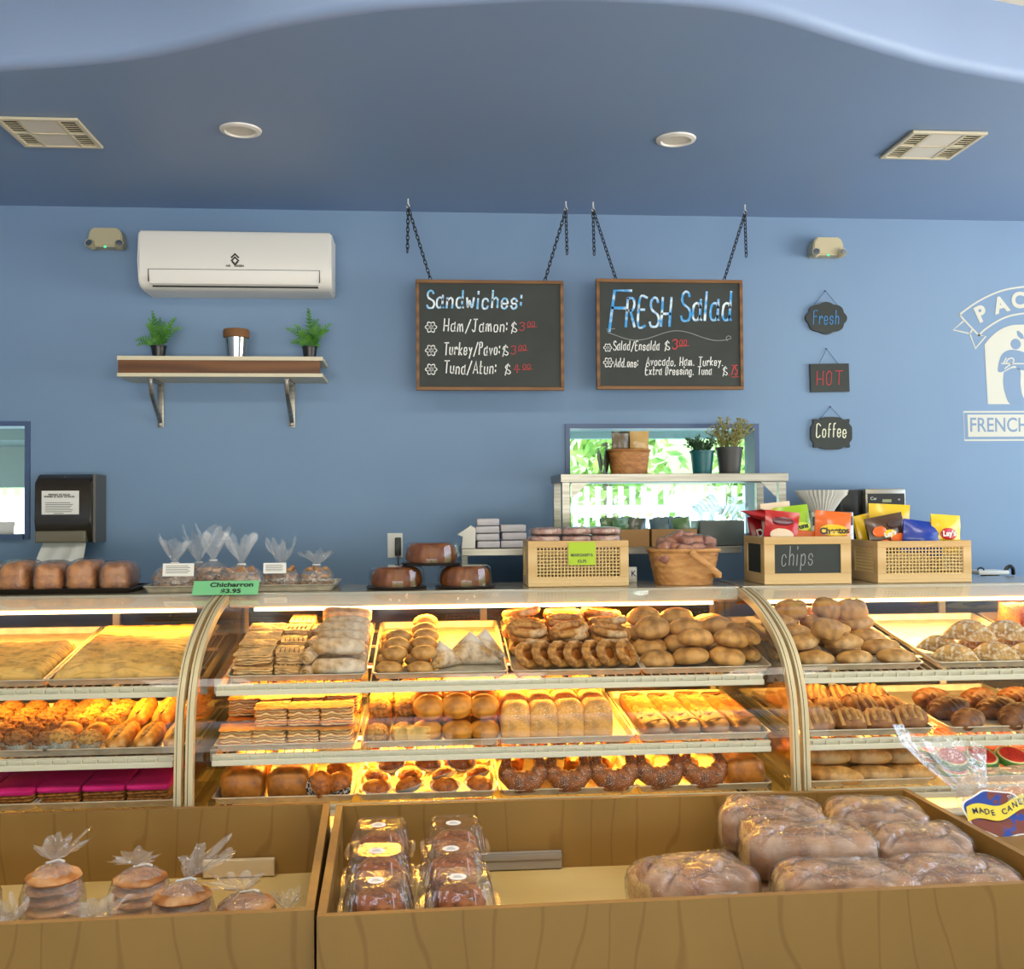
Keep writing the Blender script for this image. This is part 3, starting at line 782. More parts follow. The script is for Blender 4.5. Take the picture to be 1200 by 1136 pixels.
def fern(px, base, label, seed, hgt=.165, spread=.175, yy=4.68):
    p = P(px, base, yy); p.z = SHELF_TOP
    t = thing('potted_fern', label, 'potted plant', (p.x, yy, p.z), 0, 'ferns on the plank shelf')
    b = B(); lathe(b, [(.026, .0), (.033, .055), (.036, .055), (.036, .062), (.031, .062), (.029, .05)], 20); obj('pot', b, M['black'], t)
    rn = random.Random(seed); b = B()
    for k in range(17):
        a = 2*math.pi*k/17+rn.uniform(-.2, .2); up = rn.uniform(.25, 1.0); L_ = rn.uniform(.75, 1.1)
        hx, hz = spread*L_*(1.05-up*.75), hgt*(.35+up*.65)*L_
        pts = [Vector((math.cos(a)*hx*s*.9, math.sin(a)*hx*s*.55, .055+hz*(s**.75)-.07*(1-up)*s*s*1.3)) for s in [q/9 for q in range(10)]]
        tube(b, pts, .0012, 4)
        for i in range(1, 10):
            ll = .034*(1-i/11); td = (pts[i]-pts[i-1]).normalized(); sd = td.cross(Vector((math.sin(a)*.4, -1, .2))).normalized()
            for sg in (-1, 1):
                q0 = pts[i]; q1 = q0+(sd*sg+td*.5)*ll; wv_ = td*.0055+Vector((0, .001, 0))
                b.faces.new([b.verts.new(v) for v in (q0-wv_*.4, q0+(q1-q0)*.5-wv_*.7, q1, q0+(q1-q0)*.5+wv_*.8, q0+wv_*.4)])
    obj('fronds', b, M['fern'], t, False)
M['fern'] = mat('fern_green', S(98, 158, 52), .6, col2=S(52, 112, 34), scale=30)
M['navy'] = mat('navy_ink', S(24, 26, 70), .5)
SHELF_TOP = a.z
fern(186, 416, 'bushy green fern in black pot at the left end of plank shelf', 5)
fern(363, 418, 'bushy green fern in black pot at the right end of plank shelf', 11)
p = P(277, 417, 4.68)
t = thing('metal_cup_candle', 'silver metal cup with brown band between two shelf ferns', 'decorative cup', (p.x, 4.68, SHELF_TOP))
b = B(); lathe(b, [(.040, 0), (.046, .05), (.051, .10), (.047, .10), (.042, .05), (.030, .006)], 28); obj('cup', b, M['chrome'], t)
b = B(); lathe(b, [(.0525, .098), (.0575, .102), (.0585, .128), (.055, .137), (.048, .134), (.047, .101)], 28); obj('brown_band', b, mat('brown_felt', S(124, 86, 50), .8, bump=.4, bscale=80), t)

# ------------------------------------------------------------------ painted bakery emblem on the wall
YD = WALL_Y-.0015
def E_(u, v): q_ = P(900+u/3.787, 260+v/3.787, WALL_Y); return Vector((q_.x, q_.z))
org = E_(1200, 800)
M['decal'] = mat('emblem_white_paint', S(206, 206, 194), .7)
M['decalblue'] = mat('emblem_blue_paint', (.185, .287, .440, 1), .62)
t = thing('wall_emblem', 'white painted bakery emblem with ribbon banner and arch on blue wall', 'wall emblem', (org.x, YD, org.y))
def rel(pts): return [E_(u, v)-org for u, v in pts]
def poly(b, pts, y=0, mi=0):
    f = b.faces.new([b.verts.new((p.x, y, p.y)) for p in pts]); f.material_index = mi
b = B(); lw = .0085
top = [(848, 413), (930, 355), (1020, 312), (1100, 293), (1180, 288), (1280, 297)]
bot = [(935, 505), (965, 476), (1030, 435), (1090, 414), (1180, 404), (1280, 414)]
ribbon(b, catmull(rel(top), 6), lw, 0); ribbon(b, catmull(rel(bot), 6), lw, 0)
for st in ([(848, 413), (935, 505)], [(868, 440), (822, 480), (895, 497), (920, 563), (967, 508), (935, 503)], [(895, 497), (905, 480)]): ribbon(b, rel(st), lw, 0)
obj('ribbon_outline', b, M['decal'], t, False)
for ch, u, v, ang in (('P', 945, 412, 25), ('A', 1033, 372, 15), ('C', 1112, 352, 7)):
    q_ = E_(u, v)-org
    text('banner_letter', ch, .105, M['decal'], t, (q_.x, -.0003, q_.y), rot=(R(90), R(-ang), 0), bold=.0045, extrude=.0002)
b = B(); arch = [(975, 810), (960, 545)] + [(962+8*k+(1-math.cos(k/11*1.57))*60, 545-math.sin(k/11*1.57)*88) for k in range(1, 12)] + [(1200, 455), (1260, 455), (1260, 810)]
poly(b, rel(arch)); obj('arch_panel', b, M['decal'], t, False)
b = B(); cc = E_(1098, 543)-org; r_ = 25/3.787*k_
poly(b, [Vector((cc.x+r_*math.cos(a_), cc.y+r_*math.sin(a_))) for a_ in [2*math.pi*i/24 for i in range(24)]], -.0005)
poly(b, rel(catmull([Vector((u, v)) for u, v in ((1018, 662), (1022, 630), (1036, 590), (1068, 570), (1110, 572), (1150, 590), (1170, 640), (1150, 660), (1110, 655), (1090, 640), (1035, 668), (1018, 662))], 4)), -.0005)
poly(b, rel(catmull([Vector((u, v)) for u, v in ((1045, 668), (1042, 710), (1050, 760), (1076, 811), (1145, 811), (1128, 770), (1120, 720), (1118, 656), (1080, 650))], 4)), -.0005)
poly(b, rel([(1102, 486), (1112, 484), (1130, 500), (1136, 520), (1120, 520), (1106, 505)]), -.0005)
obj('baker_figure', b, M['decalblue'], t, False)
b = B(); ribbon(b, rel([(1035, 630), (1170, 630)]), .006, -.0009); ribbon(b, catmull(rel([(1055, 628), (1066, 610), (1084, 606), (1090, 618), (1078, 630), (1050, 652)]), 4), .006, -.0009); ribbon(b, rel([(1044, 628), (1056, 606)]), .006, -.0009); obj('rolling_pin_line', b, M['decal'], t, False)
b = B(); ribbon(b, rel([(1300, 843), (867, 844), (872, 970), (1300, 968)]), lw, 0); poly(b, rel([(884, 856), (1300, 855), (1300, 953), (888, 955)])); obj('plaque', b, M['decal'], t, False)
q_ = E_(1025, 905)-org
text('plaque_lettering', 'FRENCH', .098, M['decalblue'], t, (q_.x, -.0006, q_.y), bold=.001, extrude=.0002, scale=(.82, 1, 1))

# ------------------------------------------------------------------ towel dispenser, outlet, note
yd = 4.62
a, c = P(40, 556, yd), P(106, 636, yd)
W, H = c.x-a.x, a.z-c.z; D = WALL_Y-yd
t = thing('towel_dispenser', 'smoky brown paper towel dispenser with white notice on blue wall', 'paper towel dispenser', ((a.x+c.x)/2, WALL_Y, c.z))
b = B(); pr = [(-.002, 0), (-D*.8, 0), (-D*.9, .02), (-D, .09), (-D*.97, H*.88), (-D*.72, H), (-.002, H)]
prismx(b, pr, -W/2, W/2); bmesh.ops.bevel(b, geom=list(b.edges), offset=.005, segments=2, affect='EDGES'); obj('cover', b, M['smoky'] if 'smoky' in M else mat('smoky_plastic', S(46, 40, 32), .22, spec=.6), t, angle=50)
b = B(); bb(b, -W/2+.004, W/2-.02, -D*.97-.012, -D*.6, .0, .052, .006); obj('lower_lip', b, mat('taupe_plastic', S(112, 104, 84), .4), t, False)
b = B(); bb(b, W/2, W/2+.012, -D*.85, -.001, -.002, H, .002); obj('side_trim', b, mat('grey_trim', S(96, 92, 86), .4), t, False)
b = B(); box(b, (-.008, -D-.001, H*.585), (W*.66, .002, H*.345)); nt_ = obj('notice', b, M['paper'], t, False)
for k, (s, zz, sz) in enumerate((('PRENSA DE SALSA', .70, .0115), ('PRENSA AL SALIR DE SALSA', .67, .0105))): text('notice_text', s, sz, M['black'], nt_, (-.012, -D-.0024, H*zz), bold=.0004)
b = B()
for k in range(9):
    if k in (0, 1): continue
    z_ = H*(.63-.026*k); w_ = W*(.25 if k != 8 else .10)
    bb(b, -.012-w_, -.012+w_*(.96-.1*(k % 3)), -D-.0024, -D-.002, z_, z_+.003)
obj('notice_print', b, mat('grey_print', S(120, 118, 112), .8), nt_, False)
b = B(); vs = grid(b, -W*.40, W*.36, 0, 1, 12, 6, lambda u, v: 0)
for j, row in enumerate(vs):
    for i, v in enumerate(row):
        s = j/6; v.co = Vector((v.co.x*(1+.10*s)-.01*s, -D*.72-.05*s-.012*math.sin(i*1.4+s*3)*s, .01-.105*s+.006*math.sin(i*.9)*s))
obj('paper_towel', b, M['paper'], t); 
b = B(); lathe(b, [(.001, .002), (.007, .002), (.007, 0)], 12, close=False); obj('lock', b, M['chrome'], t, loc=(0, -D*.80, H*.955), rot=(R(60), 0, 0))
p = P(463, 640, WALL_Y)
t = thing('wall_outlet', 'white wall outlet with a black plug beside stacked cakes', 'outlet', (p.x, WALL_Y, p.z))
b = B(); bb(b, -.035, .035, -.006, 0, -.055, .06, .003); obj('cover_plate', b, M['white'], t)
b = B(); bb(b, .0, .028, -.03, -.006, -.045, .04, .004); tube(b, [(.014, -.028, -.03), (.016, -.04, -.08), (.02, -.03, -.2), (.02, -.012, -.35)], .004, 6); obj('plug', b, M['black'], t)
p = P(4, 632, 4.897)
b = B(); vs = grid(b, -.045, .045, -.085, .08, 4, 8, lambda u, v: 0)
for row in vs:
    for v in row: v.co = Vector((v.co.x+v.co.y*.12, .0-.004*math.sin(v.co.y*30), v.co.y))
tag(obj('paper_receipt', b, M['paper'], None, True, (p.x, 4.895, p.z)), 'printed white receipt slip stuck on the left window pane', 'receipt')
# ------------------------------------------------------------------ what lies beyond the windows
M['leaf1'] = mat('sunlit_leaf', S(190, 206, 96), .7, col2=S(96, 146, 48), scale=5, vary=.25)
M['trunk'] = mat('tree_bark', S(112, 96, 74), .9)
M['fence'] = mat('white_fence_paint', S(240, 240, 236), .5)
b = B(); bb(b, -9, 9, WALL_Y+.2, 24, -.12, 0); struct('ground_outside', b, mat('pale_paving', S(196, 194, 182), .8, col2=S(170, 176, 150), scale=1.2))
b = B(); bb(b, -4, 6, WALL_Y+.14, 7.4, 2.20, 2.30); bb(b, -.4, 6, 7.3, 7.4, 2.05, 2.20); pass
for i in range(9): bb(b, -4, 6, WALL_Y+.4+i*.3, WALL_Y+.42+i*.3, 2.185, 2.20)
struct('roof_porch', b, mat('teal_porch_boards', S(150, 176, 178), .6))
b = B(); bb(b, -4, -.4, 7.3, 7.4, 1.72, 2.04); bb(b, -4, -.4, 6.6, 7.29, 2.0, 2.19); struct('beam_porch', b, mat('grey_porch_beam', S(84, 98, 100), .6))
def tree(x, y, h, r, seed, label):
    t = thing('garden_tree', label, 'tree', (x, y, 0), 0, 'trees beyond the windows')
    rn = random.Random(seed)
    b = B(); tube(b, [(0, 0, 0), (.05, 0, h*.3), (-.03, .03, h*.6)], [.09, .07, .04], 8); obj('trunk', b, M['trunk'], t)
    b = B()
    for k in range(900):
        d = Vector((rn.gauss(0, 1), rn.gauss(0, 1), rn.gauss(0, 1))).normalized()*(rn.random()**.4)
        c = Vector((d.x*r, d.y*r*.7, h*.60+d.z*h*.42)); s = rn.uniform(.06, .13)
        a1 = Vector((rn.gauss(0, 1), rn.gauss(0, 1), rn.gauss(0, 1))).normalized(); a2 = a1.orthogonal().normalized()
        b.faces.new([b.verts.new(c+v*s) for v in (a1, a2*.5, -a1, -a2*.5)])
    obj('foliage', b, M['leaf1'], t, False)
for k, (x, y, h, r) in enumerate(((.2, 10.8, 3.4, .85), (2.0, 11.6, 3.9, .9), (3.9, 10.9, 3.2, .9), (-2.6, 11.5, 3.3, 1.1), (5.9, 12.6, 4.0, 1.0))):
    tree(x, y, h, r, k, ('bushy sunlit tree at left beyond the right window', 'tall sunlit tree in the middle beyond the right window', 'low sunlit tree at right beyond the right window',
                         'bushy tree beyond the left window', 'tall tree far right beyond the garden fence')[k])
t = thing('picket_fence', 'white picket fence in the garden beyond the window', 'fence', (0, 9.2, 0))
b = B()
for i in range(88): bb(b, -4.4+i*.105, -4.355+i*.105, -.012, .012, .05, 1.74)
obj('pickets', b, M['fence'], t, False)['kind'] = 'stuff'
b = B(); bb(b, -4.5, 4.9, .012, .04, .3, .38); obj('rail', b, M['fence'], t, False)
b = B(); bb(b, -4.5, 4.9, .012, .04, 1.50, 1.57); obj('rail', b, M['fence'], t, False)

# ------------------------------------------------------------------ back counter, steel rack and what they carry
b = B()
t = thing('back_counter', 'long steel-topped back counter along blue wall behind the cases', 'counter', (0, 0, 0))
bb(b, -.9, 3.2, 4.34, 4.785, .88, .92, .004); obj('worktop', b, M['steel'], t, False)
b = B(); bb(b, -.86, 3.16, 4.38, 4.78, .08, .88); obj('cabinet', b, M['caseback'], t, False)
b = B(); bb(b, -.84, 3.14, 4.42, 4.76, 0, .08); obj('plinth', b, M['blackmat'], t, False)
YR0, YR1 = 4.36, 4.72
ZU, ZL = 1.70, 1.383
xl, xr = P(657, 560, YR0).x, P(924, 560, YR0).x
xll, xrl = P(541, 655, YR0).x, P(869, 645, YR0).x
t = thing('steel_rack', 'two-tier stainless steel rack standing in front of the right window', 'shelf rack', (0, 0, .92))
b = B(); bb(b, xl, xr, YR0, YR1, ZU-.036-.92, ZU-.92, .002); obj('top_shelf', b, M['steel'], t, False)
b = B(); bb(b, xll, xrl, YR0, YR1, ZL-.03-.92, ZL-.92, .002); obj('lower_shelf', b, M['steel'], t, False)
for xx in (xl+.008, xr-.04):
    for yy in (YR0+.01, YR1-.045):
        b = B(); z1 = ZU-.036-.92; w = .032
        bb(b, xx, xx+w, yy, yy+.004, 0, z1); bb(b, xx, xx+.004, yy+.004, yy+w, 0, z1) ; obj('post', b, M['steel'], t, False)
for xx in (xl+.05, xr-.05):
    b = B(); d = .07 if xx < 1 else -.07
    prism(b, [(xx, ZU-.037-.92), (xx+d, ZU-.037-.92), (xx+d*.0, ZU-.037-.92-.07)], YR0+.012, YR0+.016); obj('gusset', b, M['steel'], t, False)
b = B(); bb(b, xll+.01, xll+.035, YR1-.05, YR1-.02, 0, ZL-.03-.92); obj('post', b, M['steel'], t, False)
ZU += .001; ZL += .001
# weave basket builder -------------------------------------------------
M['wicker'] = mat('honey_wicker', S(190, 130, 70), .55, col2=S(150, 96, 46), scale=18, stretch=(1, 1, 3), vary=.1)
M['wicker2'] = mat('pale_wicker', S(205, 150, 88), .55, col2=S(170, 116, 60), scale=18, stretch=(1, 1, 3))
def basket_mesh(a, c, h, e2=.5, taper=.8, rows=9, waves=22, rim=.010):
    """oval/rounded-square woven basket: a, c half-widths at the rim"""
    b = B(); seg = waves*4; rings = []
    n = rows*3
    for j in range(n+1):
        s = j/n; row = int(min(j, n-1)/3); k = taper+(1-taper)*s; ring = []
        bul = (.35, 1, .35)[min(j, n-1) % 3]
        for i in range(seg):
            th = 2*math.pi*i/seg
            wv_ = 1+.022*math.sin(waves*th+math.pi*row)*bul
            ring.append(b.verts.new((a*k*wv_*spow(math.cos(th), e2), c*k*wv_*spow(math.sin(th), e2), h*s)))
        rings.append(ring)
    ring_bridge(b, rings); cap(b, rings[0][::-1])
    pts = [Vector((a*1.0*spow(math.cos(th), e2), c*1.0*spow(math.sin(th), e2), h)) for th in [2*math.pi*i/48 for i in range(48)]]
    tube(b, pts, rim, 8, loop=True)
    inner = [b.verts.new(p*.93+Vector((0, 0, h*.0))) for p in [Vector((q_.x, q_.y, h*.55/.93)) for q_ in pts]]
    cap(b, inner)
    return b
def packet_mesh(w, h, d, seed=0):
    """flat pouch with crimped top and bottom seams"""
    b = B(); rn = random.Random(seed); nx, nz_ = 8, 10
    fr, bk = [], []
    for j in range(nz_+1):
        v = j/nz_; th = d*max(0, (math.sin(math.pi*min(1, max(0, (v-.07)/.86))))) ** .55 if 0 < v < 1 else 0
        ra, rb_ = [], []
        for i in range(nx+1):
            u = i/nx; s = th*(math.sin(math.pi*(u*.92+.04)))**.6
            x = (u-.5)*w*(1-.04*math.sin(math.pi*v)); n_ = .004*nz(Vector((u*3, v*4, seed)), 1.5)*(1 if 0 < v < 1 else 0)
            ra.append(b.verts.new((x, -s/2+n_-(.0004 if s == 0 else 0), v*h))); rb_.append(b.verts.new((x, s/2+n_+.0004, v*h)))
        fr.append(ra); bk.append(rb_)
    for j in range(nz_):
        for i in range(nx):
            b.faces.new((fr[j][i], fr[j][i+1], fr[j+1][i+1], fr[j+1][i])); b.faces.new((bk[j][i+1], bk[j][i], bk[j+1][i], bk[j+1][i+1]))
        b.faces.new((bk[j][0], fr[j][0], fr[j+1][0], bk[j+1][0])); b.faces.new((fr[j][nx], bk[j][nx], bk[j+1][nx], fr[j+1][nx]))
    for j in (0, nz_):
        for i in range(nx):
            q_ = (fr[j][i], bk[j][i], bk[j][i+1], fr[j][i+1]); b.faces.new(q_ if j == 0 else q_[::-1])
    return b
def gloss(name, col, r=.25): return mat(name, col, r, spec=.6)
M['pk_green'] = gloss('green_foil', S(64, 104, 52)); M['pk_dark'] = gloss('dark_foil', S(52, 62, 44)); M['pk_tan'] = gloss('tan_foil', S(190, 152, 84)); M['pk_brown'] = gloss('brown_foil', S(96, 78, 52)); M['pk_blue'] = gloss('blue_grey_foil', S(60, 88, 100))
p = P(737, 554, 4.5)
b = basket_mesh(.092, .085, .105, .85, .86, 8, 20, .006)
tag(obj('wicker_basket', b, M['wicker'], None, True, (p.x, 4.5, ZU)), 'round honey wicker basket of packets on the steel rack top', 'basket')
pkm = {k: obj('packet_proto', packet_mesh(.085, .12, .02, i), M[k]) for i, k in enumerate(('pk_green', 'pk_dark', 'pk_tan', 'pk_brown', 'pk_blue'))}
def packet(kind, loc, rot, label, group, s=1.0):
    o = inst('snack_packet', pkm[kind].data, None, loc, rot, s); return tag(o, label, 'packet', group)
for i, (dx, dy, dz, rx, rz, kd) in enumerate(((-.10, .0, .001, 0, 70, 'pk_dark'), (-.125, -.01, .001, -6, 78, 'pk_dark'), (-.045, -.02, .062, 4, 20, 'pk_brown'), (-.03, .02, .075, -3, -10, 'pk_dark'), (.0, .05, .070, 3, 12, 'pk_brown'), (.045, -.012, .072, 4, -8, 'pk_tan'))):
    packet(kd, (p.x+dx, 4.5+dy, ZU+dz), (R(rx), 0, R(rz)), ('dark packet leaning outside the wicker basket, nearer to it', 'dark packet leaning outside the wicker basket, outermost', 'brown packet at the left inside the rack-top wicker basket', 'dark packet at the back inside the rack-top wicker basket', 'brown packet in the middle of the rack-top wicker basket', 'tan packet standing at the right inside the rack-top wicker basket')[i], 'packets at the rack-top basket', 1.0 if i > 1 else .95)
# pot plants on the rack
def pot(b, r0, r1, h): lathe(b, [(r0, 0), (r1, h*.9), (r1+.004, h*.9), (r1+.004, h), (r1-.004, h), (r1-.006, h*.8)], 26)
def sprigs(b, n, h0, hgt, spread, rn, ll, lw_, nl=14, droop=0.0):
    for k in range(n):
        a = rn.uniform(0, 6.283); s0 = rn.uniform(.1, 1)**.6; L_ = rn.uniform(.6, 1.05)
        pts = [Vector((math.cos(a)*(.02+spread*s0*s), math.sin(a)*(.02+spread*s0*s), h0+hgt*L_*s*(1-.35*s0*s)-droop*s*s)) for s in [q/6 for q in range(7)]]
        tube(b, pts, .0014, 4)
        for q in range(nl):
            s = .25+.75*q/nl; i = min(5, int(s*6)); f = s*6-i; c = pts[i].lerp(pts[i+1], f)
            d = Vector((rn.gauss(0, 1), rn.gauss(0, 1), rn.uniform(.2, 1.4))).normalized()*ll; w_ = d.orthogonal().normalized()*lw_
            b.faces.new([b.verts.new(v) for v in (c, c+d*.5+w_, c+d, c+d*.5-w_)])
def rack_plant(px, r0, r1, h, potm, leafm, label, seed, hgt, spread, n, ll, lw_):
    p = P(px, 555, 4.5)
    t = thing('potted_plant', label, 'potted plant', (p.x, 4.5, ZU), 0, 'potted plants on the rack')
    b = B(); pot(b, r0, r1, h); obj('pot', b, potm, t); b = B(); sprigs(b, n, h*.8, hgt, spread, random.Random(seed), ll, lw_); obj('foliage', b, leafm, t, False)
rack_plant(823, .042, .052, .105, mat('teal_pot', S(14, 92, 96), .4), mat('dusky_leaf', S(84, 112, 84), .6, col2=S(48, 84, 50), scale=30), 'low green plant in teal pot on the steel rack', 3, .10, .06, 30, .022, .005)
rack_plant(855, .046, .058, .12, mat('charcoal_pot', S(62, 60, 58), .5), mat('dry_yellow_green_leaf', S(176, 166, 104), .7, col2=S(120, 122, 66), scale=30), 'tall yellowish heather plant in charcoal pot on the steel rack', 8, .19, .095, 46, .020, .0045)
# lower shelf: napkin packs, cartons of packets, tub with lid stacks
M['napkin'] = mat('napkin_paper', S(206, 200, 202), .8, col2=S(188, 182, 186), scale=60, stretch=(.2, .2, 1))
def napkin(px0, px1, n, h, label_of, seed, grp):
    a, c = P(px0, 640, 4.44), P(px1, 640, 4.44); w = c.x-a.x; rn = random.Random(seed)
    for k in range(n):
        b = B(); box(b, (0, 0, h*.46), (w*rn.uniform(.93, 1), .14, h*.90), .005)
        tag(obj('napkin_pack', b, M['napkin'], None, True, ((a.x+c.x)/2+rn.uniform(-.003, .003), 4.46, ZL+.001+k*h), (0, 0, rn.uniform(-.04, .04))), label_of(k, n), 'napkin pack', grp)
lv = lambda where: (lambda k, n: '%s folded white napkin pack in the %s stack on rack' % (('lowest', 'second-lowest', 'third-lowest', 'topmost')[k] if k < n-1 else 'topmost', where))
napkin(557, 585, 4, .032, lv('taller'), 1, 'napkins on the lower shelf')
napkin(586, 616, 3, .034, lv('shorter'), 2, 'napkins on the lower shelf')
a = P(548, 645, 4.45)
b = B(); prism(b, [(-.028, 0), (.03, 0), (.034, .085), (.012, .098), (-.045, .06), (-.022, .05)], -.06, .06); tag(obj('napkin_holder', b, mat('grey_metal', S(150, 146, 140), .35, .6), None, False, (a.x, 4.45, ZL)), 'grey angled napkin holder left of the taller napkin stack', 'napkin holder')
M['card'] = mat('brown_cardboard', S(168, 126, 78), .75, bump=.1, bscale=50)
def carton(px0, px1, label, seed):
    a, c = P(px0, 630, 4.46), P(px1, 630, 4.46); w = c.x-a.x; xm = (a.x+c.x)/2
    b = B(); d = .16; h = .075; s = .004
    bb(b, -w/2, w/2, -d/2, -d/2+s, 0, h); bb(b, -w/2, w/2, d/2-s, d/2, 0, h); bb(b, -w/2, -w/2+s, -d/2+s, d/2-s, 0, h); bb(b, w/2-s, w/2, -d/2+s, d/2-s, 0, h); bb(b, -w/2+s, w/2-s, -d/2+s, d/2-s, 0, s)
    tag(obj('cardboard_carton', b, M['card'], None, False, (xm, 4.47, ZL)), label, 'carton', 'cartons of packets on the lower shelf')
    rn = random.Random(seed)
    n = 7
    for k in range(n):
        kd = rn.choice(['pk_green', 'pk_green', 'pk_dark', 'pk_blue'])
        packet(kd, (xm-w/2+.05+(w-.1)*(k/(n-1)), 4.42+(k % 3)*.045, ZL+.008), (R(rn.uniform(-7, 7)), R(rn.uniform(-16, 16)), R(rn.uniform(-25, 25))), 'green and dark packets standing in the %s' % label, 'packets in the %s' % label, .98)
carton(697, 757, 'cardboard carton nearer the cane basket', 4)
carton(760, 812, 'cardboard carton nearer the lid stacks', 9)
a, c = P(816, 640, 4.46), P(868, 610, 4.46)
b = B(); w = c.x-a.x; bb(b, -w/2, w/2, -.08, .08, 0, c.z-ZL, .006); tag(obj('storage_tub', b, mat('dark_grey_tub', S(70, 78, 74), .4), None, True, ((a.x+c.x)/2, 4.48, ZL)), 'dark grey storage tub under two leaning stacks of clear lids', 'tub')
ztub = c.z+.001
M['lid'] = film('frosted_lid', (.95, .97, .97, 1), base=.10, rough=.2, haze=.22, hazecol=(.75, .82, .82, 1))
for k, (px, tilt, lab) in enumerate(((830, -35, 'stack of clear plastic lids leaning on tub, left one'), (860, 28, 'stack of clear plastic lids leaning on tub, beside chips crate'))):
    p = P(px, 598, 4.46)
    t = thing('lid_stack', lab, 'lids', (p.x, 4.47, ztub+.048), 0, 'clear lids on the tub', rot=(R(8), R(90+tilt), 0))
    b = B()
    for q in range(6): lathe(b, [(.050, -.05+q*.018), (.052, -.045+q*.018), (.046, -.036+q*.018), (.001, -.034+q*.018)], 24, close=False)
    obj('lids', b, M['lid'], t)
# coffee machine and filters
yk = 4.50
a, c = P(1014, 573, yk), P(1062, 604, yk)
t = thing('coffee_brewer', 'silver and black coffee brewer with display behind the chip crates', 'coffee brewer', ((a.x+c.x)/2, yk, .921))
w = c.x-a.x; zt = a.z-.921; zb_ = c.z-.921
b = B(); bb(b, -w/2, w/2, 0, .26, zb_, zt, .008); obj('brew_head', b, M['steel'], t, angle=30)
b = B(); bb(b, -w/2-.10, -w/2-.001, .03, .27, zb_, zt-.004, .006); obj('side_panel', b, M['black'], t, angle=30)
b = B(); bb(b, -w/2, w/2, .12, .26, .03, zb_-.001, .004); obj('column', b, M['black'], t)
b = B(); bb(b, -w/2-.02, w/2+.02, -.02, .26, 0, .03, .004); obj('drip_base', b, M['black'], t)
b = B(); bb(b, -w*.45, w*.46, -.004, -.0005, zb_+.02, zt-.022, .001); cp = obj('control_panel', b, M['black'], t, False)
b = B(); bb(b, -.018, .024, -.006, -.0045, zt-.062, zt-.048); obj('display', b, mat('lcd_olive', S(150, 156, 112), .3), cp, False)
text('panel_script', 'Cw', .02, M['white'], cp, (-.06, -.0055, zt-.045)); text('panel_digits', '00', .009, M['white'], cp, (.06, -.0055, zt-.05))
b = B()
for k in range(5): lathe(b, [(.001, 0), (.004, 0)], 8, close=False, c=(0, 0, 0))
for k, xx in enumerate((-.04, .045, .06)): box(b, (xx, -.005, zb_+.04), (.008, .002, .008))
obj('buttons', b, M['ivory'], cp, False)
a = P(990, 602, 4.44)
t = thing('coffee_grinder', 'low silver grinder box under the paper coffee filters', 'grinder', (P(975, 602, 4.44).x, 4.47, .921))
z_ = P(990, 600, 4.44).z-.921
b = B(); bb(b, -.095, .10, -.03, .10, 0, z_, .006); obj('grinder_body', b, M['steel'], t, angle=30); b = B(); bb(b, -.09, .095, -.033, -.0305, z_-.06, z_-.02, .001); obj('grinder_slot', b, M['black'], t)
p = P(963, 600, 4.46)
b = B(); prof = [(.05, 0), (.052, .004), (.085, .055), (.108, .078)]
for q in range(4): lathe(b, [(r_+.0015*q, z+.006*q) for r_, z in prof], 144, wob=lambda a_, z: 1+(.045 if z > .02 else .02)*math.sin(36*a_), close=False)
tag(obj('coffee_filter_stack', b, M['paper'], None, True, (p.x, 4.46, .921+z_+.001)), 'stack of fluted white paper coffee filters behind the chips crate', 'coffee filters')
# sunglasses-like scanner at far right
p = P(1160, 672, 4.4)
t = thing('card_terminal', 'small white card terminal with black handle behind the right case', 'card terminal', (P(1160, 670, 4.5).x, 4.5, .921))
z_ = P(1160, 668, 4.5).z-.921
b = B(); bb(b, -.03, .03, -.03, .03, 0, z_-.02, .004); obj('stand', b, M['black'], t); b = B(); bb(b, -.085, .06, -.06, .06, z_-.02, z_, .006); obj('tray_top', b, M['white'], t)
b = B(); tube(b, [(-.06+.015*math.cos(q*.6), -.03, z_+.012*math.sin(q*.6)) for q in range(6)], .004, 6); tube(b, catmull([Vector((.05, -.04, z_-.004)), Vector((.065, -.04, z_+.016)), Vector((.09, -.03, z_+.01)), Vector((.1, -.02, z_-.02))], 4), .009, 6); obj('handle', b, M['black'], t)

# ------------------------------------------------------------------ on top of the cases
TZ = TOPZ+.0008
def wrapmat_loaf(): pass
M['crust'] = mat('brown_crust', S(206, 136, 68), .5, col2=S(146, 86, 38), scale=30, bump=.3, bscale=60, vary=.12)
M['pan_dark'] = mat('black_tray', S(36, 30, 26), .4)
